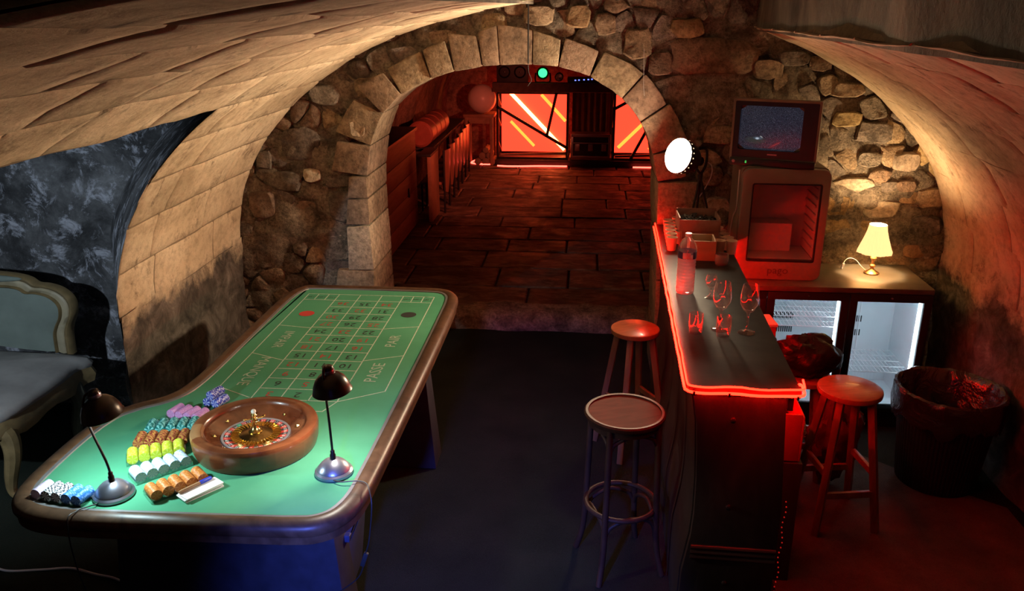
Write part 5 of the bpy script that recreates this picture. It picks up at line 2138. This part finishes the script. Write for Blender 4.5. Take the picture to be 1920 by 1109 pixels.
# ------------------------------------------------------------------ waste bin
bn = thing('waste_bin', 'large round black waste bin with crumpled liner by the right wall', 'waste bin', (1.868, 3.95, 0))
bh, r0, r1 = .52, .185, .243
b = B()
b.lathe([(0, .004), (r0, .004), (r0 + .004, .01), (r1 - .008, bh - .06), (r1, bh - .055), (r1 + .004, bh), (r1 - .008, bh), (r1 - .016, bh - .05), (r0 - .006, .02), (0, .02)], 56)
b.build('drum', 'bin_plastic', bn, True, angle=40)
n = 72
V, F = [], []
prof = [(r1 + .008, bh - .15), (r1 + .017, bh - .09), (r1 + .016, bh - .03), (r1 + .014, bh + .004), (r1 + .004, bh + .012), (r1 - .012, bh + .002), (r1 - .03, bh - .06), (r1 - .05, bh - .15), (r1 - .085, bh - .24), (r1 - .14, bh - .30), (.04, bh - .32)]
for j, (r_, z) in enumerate(prof):
    for i in range(n):
        a = 2 * PI * i / n
        w = nz((math.cos(a) * 3.5, math.sin(a) * 3.5, z * 3 + j * .1), 1.6, 4)
        amp = .006 if j in (3, 4) else (.022 if j > 5 else .012)
        rr = r_ + amp * w * (1 if j > 5 else .6) + (.0 if j > 3 else .006 * abs(w))
        zz = z + (.05 * nz((math.cos(a) * 2, math.sin(a) * 2, 3), 1.5, 3) if j == 0 else .012 * w if j != 4 else .008 * w)
        V.append((rr * math.cos(a), rr * math.sin(a), zz))
for j in range(len(prof) - 1):
    for i in range(n):
        F.append((j * n + i, j * n + (i + 1) % n, (j + 1) * n + (i + 1) % n, (j + 1) * n + i))
b = B()
b.add(V, F)
b.build('liner', 'bin_bag', bn, True, angle=45, fix=False)


# ------------------------------------------------------------------ bags and clutter behind the bar
def blob_mesh(name, mat, c, sc, amp, fr, seed, flat=None, label='', cat='bag', group=None):
    b = B()
    b.sphere((0, 0, 0), 1.0, 40, 24)
    V = []
    for p in b.v:
        p = Vector(p)
        q = 1 + amp * nz(p * fr + Vector((seed, seed, 0)), 1, 4) - amp * .8 * abs(nz(p * fr * 2 + Vector((0, seed, 9)), 1, 2))
        r_ = Vector((p.x * sc[0] * q, p.y * sc[1] * q, p.z * sc[2] * q))
        if flat is not None:
            r_.z = max(r_.z, flat)
        V.append(r_)
    b.v = V
    o = b.build(name, mat, None, True, angle=40, loc=c, fix=False)
    return tag(o, label, cat, group)


blob_mesh('plastic_bag', 'bag_black', (1.165, 3.985, .655), (.16, .13, .125), .22, 1.3, 3.1, -.094, 'black plastic bag bulging on the stool behind the bar', 'bag')
blob_mesh('jacket', 'cloth_red', (1.30, 3.86, .30), (.13, .12, .23), .35, 1.5, 7.7, None, 'dark red crumpled jacket hanging between the stools', 'jacket')
blob_mesh('dark_bag', 'bag_black', (.93, 3.70, .28), (.10, .15, .28), .35, 1.4, 5.2, -.28, 'dark bag slumped on the floor against the bar back', 'bag')
blob_mesh('paper_bag', 'silver_paper', (1.02, 3.60, .42), (.06, .09, .10), .5, 2.2, 9.2, None, 'crumpled pale foil wrapper tucked behind the bar', 'wrapper')
tub2 = thing('white_tub', 'red tub with white lid standing behind the bar by the cooler door', 'tub', (.965, 4.27, .0), R(5))
b = B()
b.bb(-.085, .085, -.08, .08, 0, .66)
b.build('stand', 'fridge_black', tub2, True, .006)
b = B()
b.bb(-.078, .078, -.075, .075, .66, .725)
b.build('body', 'crate_red', tub2, True, .008)
b = B()
b.bb(-.083, .083, -.08, .08, .725, .742)
b.build('lid', 'lid_white', tub2, True, .005)
rcx = thing('red_crate', 'bright red plastic crate edge behind the front of the bar', 'crate', (.86, 3.22, .0), R(-2))
for (nm, x0, x1, y0, y1, z0, z1) in (('side_panel', -.06, -.05, -.16, .16, .58, .80), ('side_panel', .05, .06, -.16, .16, .58, .78), ('end_panel', -.05, .05, -.16, -.15, .58, .79), ('end_panel', -.05, .05, .15, .16, .58, .79), ('bottom_panel', -.05, .05, -.15, .15, .58, .59)):
    b = B()
    b.bb(x0, x1, y0, y1, z0, z1)
    b.build(nm, 'crate_red', rcx, True, .003)
o = B().bb(-.07, .07, -.17, .17, 0, .575).build('shelf_unit', 'bar_body', None, True, .004, loc=(.86, 3.22, 0), rot=(0, 0, R(-2)))
tag(o, 'dark low shelf box carrying the red crate behind the bar', 'shelf box')

cp = B()
edge = bez([(.86, 4.20, 0), (1.2, 4.28, 0), (1.50, 4.20, 0), (1.72, 4.02, 0), (1.90, 3.86, 0), (2.06, 3.74, 0), (2.12, 3.70, 0)], 5)
cp.prism([(.86, .6), (2.12, .6)] + [(p.x, p.y) for p in edge[::-1]], -.01, .007)
tag(cp.build('carpet', 'carpet_brown', None, False), 'worn brown carpet with curved edge behind the bar', 'carpet')
# hanging wires by the arch
b = B()
b.tube(bez([(-.325, 4.90, 3.29), (-.325, 4.90, 2.6), (-.324, 4.90, 2.2), (-.323, 4.90, 2.02)], 6), .0045, 8)
b.tube(bez([(-.323, 4.90, 2.02), (-.320, 4.91, 1.97), (-.305, 4.92, 1.93), (-.318, 4.92, 1.905), (-.326, 4.92, 1.895)], 6), .0016, 6)
tag(b.build('hanging_cable', 'rubber', None, True), 'thin black cable hanging straight down before the arch crown', 'cable')
b = B()
b.tube(bez([(.33, 4.955, 2.10), (.335, 4.955, 1.98), (.338, 4.955, 1.90), (.345, 4.95, 1.84)], 6), .0014, 6)
tag(b.build('white_thread', 'cable_white', None, True), 'thin white wire dangling over the right side of the arch', 'wire')

# blue stage can below the stairs, outside the picture
pc = thing('stage_can', 'blue stage light can on a stand beside the stairs', 'stage light', (-.62, .62, 0), 0)
tgt = Vector((-.50, 2.80, 0))
src = Vector((-.62, .62, 1.55))
m = axis_mtx(src - Vector((-.62, .62, 0)), (tgt - src).normalized())
b = B()
b.lathe([(.07, .06), (.075, .06), (.075, -.08), (.05, -.12), (0, -.12)], 24, 0, m)
b.build('can', 'black_metal', pc, True)
b = B()
b.lathe([(.07, .03), (0, .03)], 24, 0, m)
b.build('lens', 'par_blue', pc, True, fix=False)
b = B()
b.cyl((0, -.05, 0), (0, -.05, 1.50), .015, .015, 10)
b.lathe([(0, 0), (.14, 0), (.14, .01), (0, .012)], 24)
b.build('stand', 'black_metal', pc, True)
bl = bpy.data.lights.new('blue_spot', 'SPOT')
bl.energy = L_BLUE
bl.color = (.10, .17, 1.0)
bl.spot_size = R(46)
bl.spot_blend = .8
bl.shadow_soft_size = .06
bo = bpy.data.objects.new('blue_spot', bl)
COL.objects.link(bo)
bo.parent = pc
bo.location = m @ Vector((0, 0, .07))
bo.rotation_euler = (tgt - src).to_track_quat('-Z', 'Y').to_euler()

# fill lamp added to light the alcove and settee, left of the picture
ca = Vector((-2.75, 1.55, 1.78))
ct_ = Vector((-3.05, 4.2, .75))
cl_ = thing('alcove_fill_lamp', 'added cool white fill lamp under the alcove ceiling, out of view', 'lamp', ca)
m = axis_mtx((0, 0, 0), (ct_ - ca).normalized())
b = B()
b.lathe([(.065, .05), (.068, .05), (.055, -.02), (.03, -.06), (0, -.06)], 24, 0, m)
b.build('reflector', 'black_metal', cl_, True)
b = B()
b.sphere(tuple(m @ Vector((0, 0, -.005))), .025, 16, 10)
b.build('bulb', 'bulb_cool', cl_, True)
b = B()
b.cyl((0, 0, .03), (0, 0, .19), .008, .008, 8)
b.build('bracket', 'black_metal', cl_, True)
al_ = bpy.data.lights.new('alcove_fill_light', 'SPOT')
al_.energy = L_ALCOVE
al_.color = (.74, .86, 1.0)
al_.spot_size = R(80)
al_.spot_blend = .7
al_.shadow_soft_size = .03
ao = bpy.data.objects.new('alcove_fill_light', al_)
COL.objects.link(ao)
ao.parent = cl_
ao.location = m @ Vector((0, 0, .06))
ao.rotation_euler = (ct_ - ca).to_track_quat('-Z', 'Y').to_euler()


# ================================================================== BACK ROOM
FZ = .14
# plank counter at the left
pc_ = thing('plank_counter', 'plank fronted wooden counter along the left of the back room', 'counter', (-1.72, 7.5, FZ))
b = B()
b.bb(-.30, -.03, -1.15, 1.0, 0, .98)
b.build('carcass', 'case_black', pc_, False)
for k in range(5):
    b = B()
    b.bb(-.03, 0, -1.15, 1.0, .02 + k * .192, .208 + k * .192)
    b.build('plank', 'plank_wood', pc_, True, .004)
b = B()
b.bb(-.31, .02, -1.17, 1.02, .985, 1.02)
b.build('counter_top', 'case_black', pc_, True, .004)
b = B()
b.bb(.002, .012, .55, .60, .38, .47)
b.build('pull_slot', 'case_black', pc_, True, .004)
lw = thing('low_partition', 'low plain wooden board standing past the plank counter', 'partition', (-1.60, 8.62, FZ))
b = B()
b.bb(-.02, .02, -.04, .42, 0, .70)
b.build('board', 'plain_wood', lw, True, .004)
b = B()
b.bb(-.12, .022, -.05, .43, .70, .725)
b.build('cap', 'case_black', lw, True, .003)
# shelf with bolsters and a row of chairs
ls = thing('wall_counter', 'long narrow dark counter on posts along the left wall', 'counter', (-1.82, 10.3, FZ))
b = B()
b.bb(-.14, .16, -1.15, 1.45, .66, .70)
b.build('counter_top', 'case_black', ls, True, .004)
for yv in (-1.1, .15, 1.4):
    b = B()
    b.bb(-.10, -.06, yv - .02, yv + .02, 0, .66)
    b.build('post', 'case_black', ls, True)
for k in range(4):
    b = B()
    b.tube([(0, -.14, 0), (0, -.12, 0), (0, .12, 0), (0, .14, 0)], [.12, .145, .145, .12], 20)
    o = b.build('bolster', 'vinyl', None, True, loc=(-1.80, 9.30 + k * .30, FZ + .70 + .145), rot=(0, R(8 * k), 0))
    tag(o, 'round red brown bolster, number %s of the row on the wall counter' % ('one', 'two', 'three', 'four')[k], 'bolster', 'bolsters on the wall counter')
ch0 = thing('high_chair', 'x', 'chair', (-1.52, 9.2, FZ), 0, 'row of high chairs in the back room')
b = B()
V, F = [], []
for j in range(9):
    w = j / 8
    for i in range(9):
        u = i / 4 - 1
        zz = .20 + .49 * w
        if w < .2:
            zz += .06 * u * u
        V.append((.045 - .030 * u * u - .03 * (1 - w) ** 2, u * .165, zz))
for j in range(8):
    for i in range(8):
        F.append((j * 9 + i, j * 9 + i + 1, j * 9 + i + 10, j * 9 + i + 9))
b.add(V, F)
b.add([(x - .012, y_, z) for x, y_, z in V], [f[::-1] for f in F])
b.build('backrest', 'chair_ply', ch0, True, angle=60, fix=False)
b = B()
b.box((-.14, 0, .32), (.28, .28, .03))
b.build('seat', 'chair_ply', ch0, True, .008)
for (x, y_, zt) in ((.005, -.185, .70), (.005, .185, .70), (-.26, -.13, .31), (-.26, .13, .31)):
    b = B()
    b.tube([(x, y_, 0), (x, y_, zt)], .011, 8)
    b.build('leg', 'black_metal', ch0, True)
for k in range(6):
    lb_ = 'plywood backed chair, number %s of the row along the wall counter' % ('one', 'two', 'three', 'four', 'five', 'six')[k]
    if k == 0:
        ch0['label'] = lb_
    else:
        dup(ch0, (-1.52 - .012 * k, 9.2 + k * .42, FZ), 0, lb_)
# globe on a small table
gt = thing('side_table', 'plain wooden table carrying the white globe', 'table', (-1.49, 12.15, FZ))
b = B()
b.bb(-.22, .22, -.22, .22, .69, .73)
b.build('table_top', 'plain_wood', gt, True, .004)
b = B()
b.bb(-.19, .19, -.19, -.175, .60, .69)
b.build('apron', 'plain_wood', gt, True)
for sx in (-1, 1):
    for sy in (-1, 1):
        b = B()
        b.bb(sx * .18 - .022, sx * .18 + .022, sy * .18 - .022, sy * .18 + .022, 0, .69)
        b.build('leg', 'plain_wood', gt, True, .003)
b = B()
b.sphere((0, 0, 0), .205, 40, 24)
tag(b.build('globe_lamp', 'globe_white', None, True, loc=(-1.462, 12.12, FZ + .73 + .203)), 'large plain white globe resting on the wooden table', 'globe')
for k, (x, z, r_) in enumerate(((-1.50, .05, .05), (-1.40, .05, .055), (-1.30, .048, .048), (-1.45, .135, .05), (-1.35, .14, .045), (-1.40, .215, .042))):
    b = B()
    b.tube([(0, -.16, 0), (0, .15, 0)], r_, 12)
    o = b.build('log', 'log_bark', None, True, angle=50, loc=(x, 12.15, FZ + z), rot=(0, 0, rnd.uniform(-.12, .12)))
    tag(o, '%s log of the pile under the globe table' % ('lower left', 'lower middle', 'lower right', 'middle left', 'middle right', 'topmost')[k], 'log', 'logs under the side table')
# stage plinth, beam and equipment
sg = B()
sg.bb(-1.255, 1.9, 12.0, 12.9, FZ, FZ + .085)
tag(sg.build('stage_plinth', 'case_black', None, True, .006), 'low black plinth under the light boxes', 'plinth')
SZ = FZ + .085
b = B()
b.bb(-1.30, 1.9, 12.0, 12.14, 1.18, 1.31)
bm_ = b.build('cross_beam', 'beam_wood', None, True, .01)
tag(bm_, 'dark wooden cross beam above the red light boxes', 'beam')


def light_box(x0, x1, label, tubes, braces):
    lx = thing('light_box', label, 'light box', (x0, 12.05, SZ), 0, 'red light boxes in the back room')
    w, h, d = x1 - x0, 1.18 - SZ, .48
    t_ = .030
    E_ = [((0, 0, 0), (w, 0, 0)), ((0, 0, h), (w, 0, h)), ((0, 0, 0), (0, 0, h)), ((w, 0, 0), (w, 0, h)), ((0, d, 0), (w, d, 0)), ((0, d, h), (w, d, h)), ((0, d, 0), (0, d, h)), ((w, d, 0), (w, d, h)),
          ((0, 0, 0), (0, d, 0)), ((w, 0, 0), (w, d, 0)), ((0, 0, h), (0, d, h)), ((w, 0, h), (w, d, h))]
    for (p, q) in E_:
        p = [min(max(p[i], t_ / 2), (w, d, h)[i] - t_ / 2) for i in range(3)]
        q = [min(max(q[i], t_ / 2), (w, d, h)[i] - t_ / 2) for i in range(3)]
        b = B()
        b.bar(p, q, t_, t_)
        b.build('frame_bar', 'black_metal', lx, True)
    for (p, q) in braces:
        b = B()
        b.bar((p[0], .015, p[1]), (q[0], .015, q[1]), .040, .030, 0, (0, 1, 0))
        b.build('brace', 'black_metal', lx, True)
    for z in (.25, .6, .9):
        b = B()
        b.bar((.015, .04, z), (.015, d - .04, z - .18), .022, .022)
        b.build('brace', 'plain_wood', lx, True)
    b = B()
    b.bar((.05, .05, .05), (w - .05, .3, .05), .03, .03)
    b.build('base_brace', 'plain_wood', lx, True)
    b = B()
    b.bb(.03, w - .03, d - .03, d - .02, .04, h - .03)
    b.build('back_panel', 'panel_red', lx, False)
    for (p, q, r_, mt) in tubes:
        b = B()
        b.tube([(p[0], d - .07, p[1]), (q[0], d - .07, q[1])], r_, 10)
        b.build('tube_light', mt, lx, True)
    return lx


light_box(-1.245, -.215, 'left red light box with slanting tubes in a black frame',
          [((.17, .90), (.97, .08), .026, 'tube_white'), ((.62, .88), (.98, .50), .022, 'tube_amber'), ((.17, .49), (.52, .13), .020, 'tube_amber')],
          [((0, .75), (1.03, .16)), ((.86, .97), (.72, .32))])
light_box(.42, 1.45, 'right red light box half hidden by the arch', [((.10, .12), (.75, .78), .024, 'tube_amber'), ((.55, .1), (.95, .5), .02, 'tube_amber')],
          [((0, .72), (.25, .86)), ((.52, .52), (.26, 0))])
b = B()
for k in range(14):
    x = -.17 + k * .043
    b.add([(x, 12.55 + .02 * (k % 2), .30), (x + .043, 12.55 + .02 * ((k + 1) % 2), .30), (x + .043, 12.55 + .02 * ((k + 1) % 2), 1.2), (x, 12.55 + .02 * (k % 2), 1.2)], [(0, 1, 2, 3)])
b.add([(-.17, 12.60, .30), (.43, 12.60, .30), (.43, 12.60, 1.2), (-.17, 12.60, 1.2)], [(0, 1, 2, 3)])
tag(b.build('curtain', 'curtain', None, False, fix=False), 'dark hanging curtain between the two red light boxes', 'curtain')
fcse = thing('flight_case', 'black flight case with metal edges between the red light boxes', 'flight case', (.11, 12.2, SZ))
b = B()
b.bb(-.27, .27, -.14, .2, .04, .36)
b.build('body', 'case_black', fcse, True, .004)
for (x0, x1, z0, z1) in ((-.285, .285, .33, .37), (-.285, .285, .035, .06), (-.285, -.25, .06, .33), (.25, .285, .06, .33), (-.285, .285, .235, .25)):
    b = B()
    b.bb(x0, x1, -.155, -.135, z0, z1)
    b.build('edge_strip', 'case_alu', fcse, True, .003)
for x in (-.19, 0, .19):
    b = B()
    b.bb(x - .035, x + .035, -.162, -.14, .13, .23)
    b.build('latch', 'case_alu', fcse, True, .006)
b = B()
b.bb(-.30, .30, -.16, .22, 0, .035)
b.build('pallet', 'plain_wood', fcse, True, .004)
# green stage light and gear on the beam
gl = thing('green_stage_light', 'green glowing stage light on the beam under the arch crown', 'stage light', (-.59, 12.07, 1.31))
b = B()
b.lathe([(.085, .02), (.09, .02), (.09, -.12), (.05, -.18), (0, -.18)], 24, 0, axis_mtx((0, 0, .13), (0.05, -1, .05)))
b.build('can', 'black_metal', gl, True)
b = B()
b.lathe([(.062, .015), (0, .03)], 24, 0, axis_mtx((0, 0, .13), (0.05, -1, .05)))
b.build('lens', 'par_green', gl, True, fix=False)
b = B()
b.tube(bez([(-.1, .03, .13), (-.1, .03, .01), (0, .03, .0), (.1, .03, .01), (.1, .03, .13)], 5), .012, 8)
b.build('bracket', 'black_metal', gl, True)
o = thing('second_stage_light', 'unlit small black stage light beside the green one', 'stage light', (-.36, 12.07, 1.31))
b = B()
b.lathe([(0, .02), (.05, .015), (.06, .02), (.06, -.1), (0, -.12)], 20, 0, axis_mtx((0, 0, .075), (0, -1, 0)))
b.build('can', 'black_metal', o, True)
b = B()
b.lathe([(.046, .021), (0, .03)], 20, 0, axis_mtx((0, 0, .075), (0, -1, 0)))
b.build('lens', 'chrome', o, True, fix=False)
spk = thing('loudspeaker', 'dark loudspeaker cabinet on the beam left of the green light', 'loudspeaker', (-1.02, 12.1, 1.31))
b = B()
b.bb(-.22, .22, -.05, .2, 0, .30)
b.build('cabinet', 'case_black', spk, True, .01)
for x in (-.11, .11):
    b = B()
    b.lathe([(.085, 0), (.08, .008), (.05, -.01), (0, .0)], 24, 0, axis_mtx((x, -.052, .14), (0, -1, 0)))
    b.build('driver', 'black_gloss', spk, True, fix=False)
mx = thing('mixer', 'small dark sound mixer with blue lights on the beam', 'mixer', (-.02, 12.07, 1.31))
b = B()
b.bb(-.22, .25, -.06, .2, 0, .07)
b.build('body', 'case_black', mx, True, .006)
for k, x in enumerate((-.12, -.07, .0, .06, .11)):
    b = B()
    b.bb(x, x + .022, -.064, -.06, .03 + .004 * k, .045 + .004 * k)
    b.build('indicator', 'led_blue', mx, False)
# light ropes on the floor
b = B()
b.tube(bez([(-1.22, 11.90, FZ + .012), (-1.10, 11.87, FZ + .012), (-.9, 11.88, FZ + .012), (-.6, 11.92, FZ + .012), (-.22, 11.93, FZ + .012)], 8), .011, 8)
tag(b.build('floor_rope_light', 'rope_pink', None, True), 'pink light rope on the floor before the left light box', 'light rope')
b = B()
b.tube(bez([(.72, 11.93, FZ + .012), (1.1, 11.93, FZ + .012), (1.5, 11.93, FZ + .012)], 8), .011, 8)
tag(b.build('floor_rope_light', 'rope_pink', None, True), 'pink light rope on the floor before the right light box', 'light rope')
b = B()
b.tube(bez([(-1.52, 12.55, FZ + .012), (-1.60, 12.3, FZ + .012), (-1.63, 12.12, FZ + .012), (-1.58, 12.05, FZ + .012), (-1.45, 12.0, FZ + .012), (-1.30, 12.0, FZ + .012)], 8), .011, 8)
tag(b.build('floor_rope_light', 'rope_pink', None, True), 'curled light rope on the floor beside the globe table', 'light rope')

# unseen red can added behind the arch, lighting the left of the back room
rs0, rs1 = Vector((.35, 6.0, 1.80)), Vector((-1.65, 10.6, .75))
rs = thing('red_fill_can', 'added red fill can hidden behind the arch', 'stage light', rs0)
m = axis_mtx((0, 0, 0), (rs1 - rs0).normalized())
b = B()
b.lathe([(.07, .06), (.075, .06), (.075, -.08), (.05, -.12), (0, -.12)], 24, 0, m)
b.build('can', 'black_metal', rs, True)
b = B()
b.lathe([(.07, .03), (0, .03)], 24, 0, m)
b.build('lens', 'neon_dim', rs, True, fix=False)
b = B()
b.cyl((0, 0, .05), (0, 0, .5), .010, .010, 8)
b.build('hanger', 'black_metal', rs, True)
rl = bpy.data.lights.new('red_spot', 'SPOT')
rl.energy = L_RED
rl.color = (1.0, .16, .09)
rl.spot_size = R(42)
rl.spot_blend = .8
rl.shadow_soft_size = .05
ro = bpy.data.objects.new('red_spot', rl)
COL.objects.link(ro)
ro.parent = rs
ro.location = m @ Vector((0, 0, .07))
ro.rotation_euler = (rs1 - rs0).to_track_quat('-Z', 'Y').to_euler()
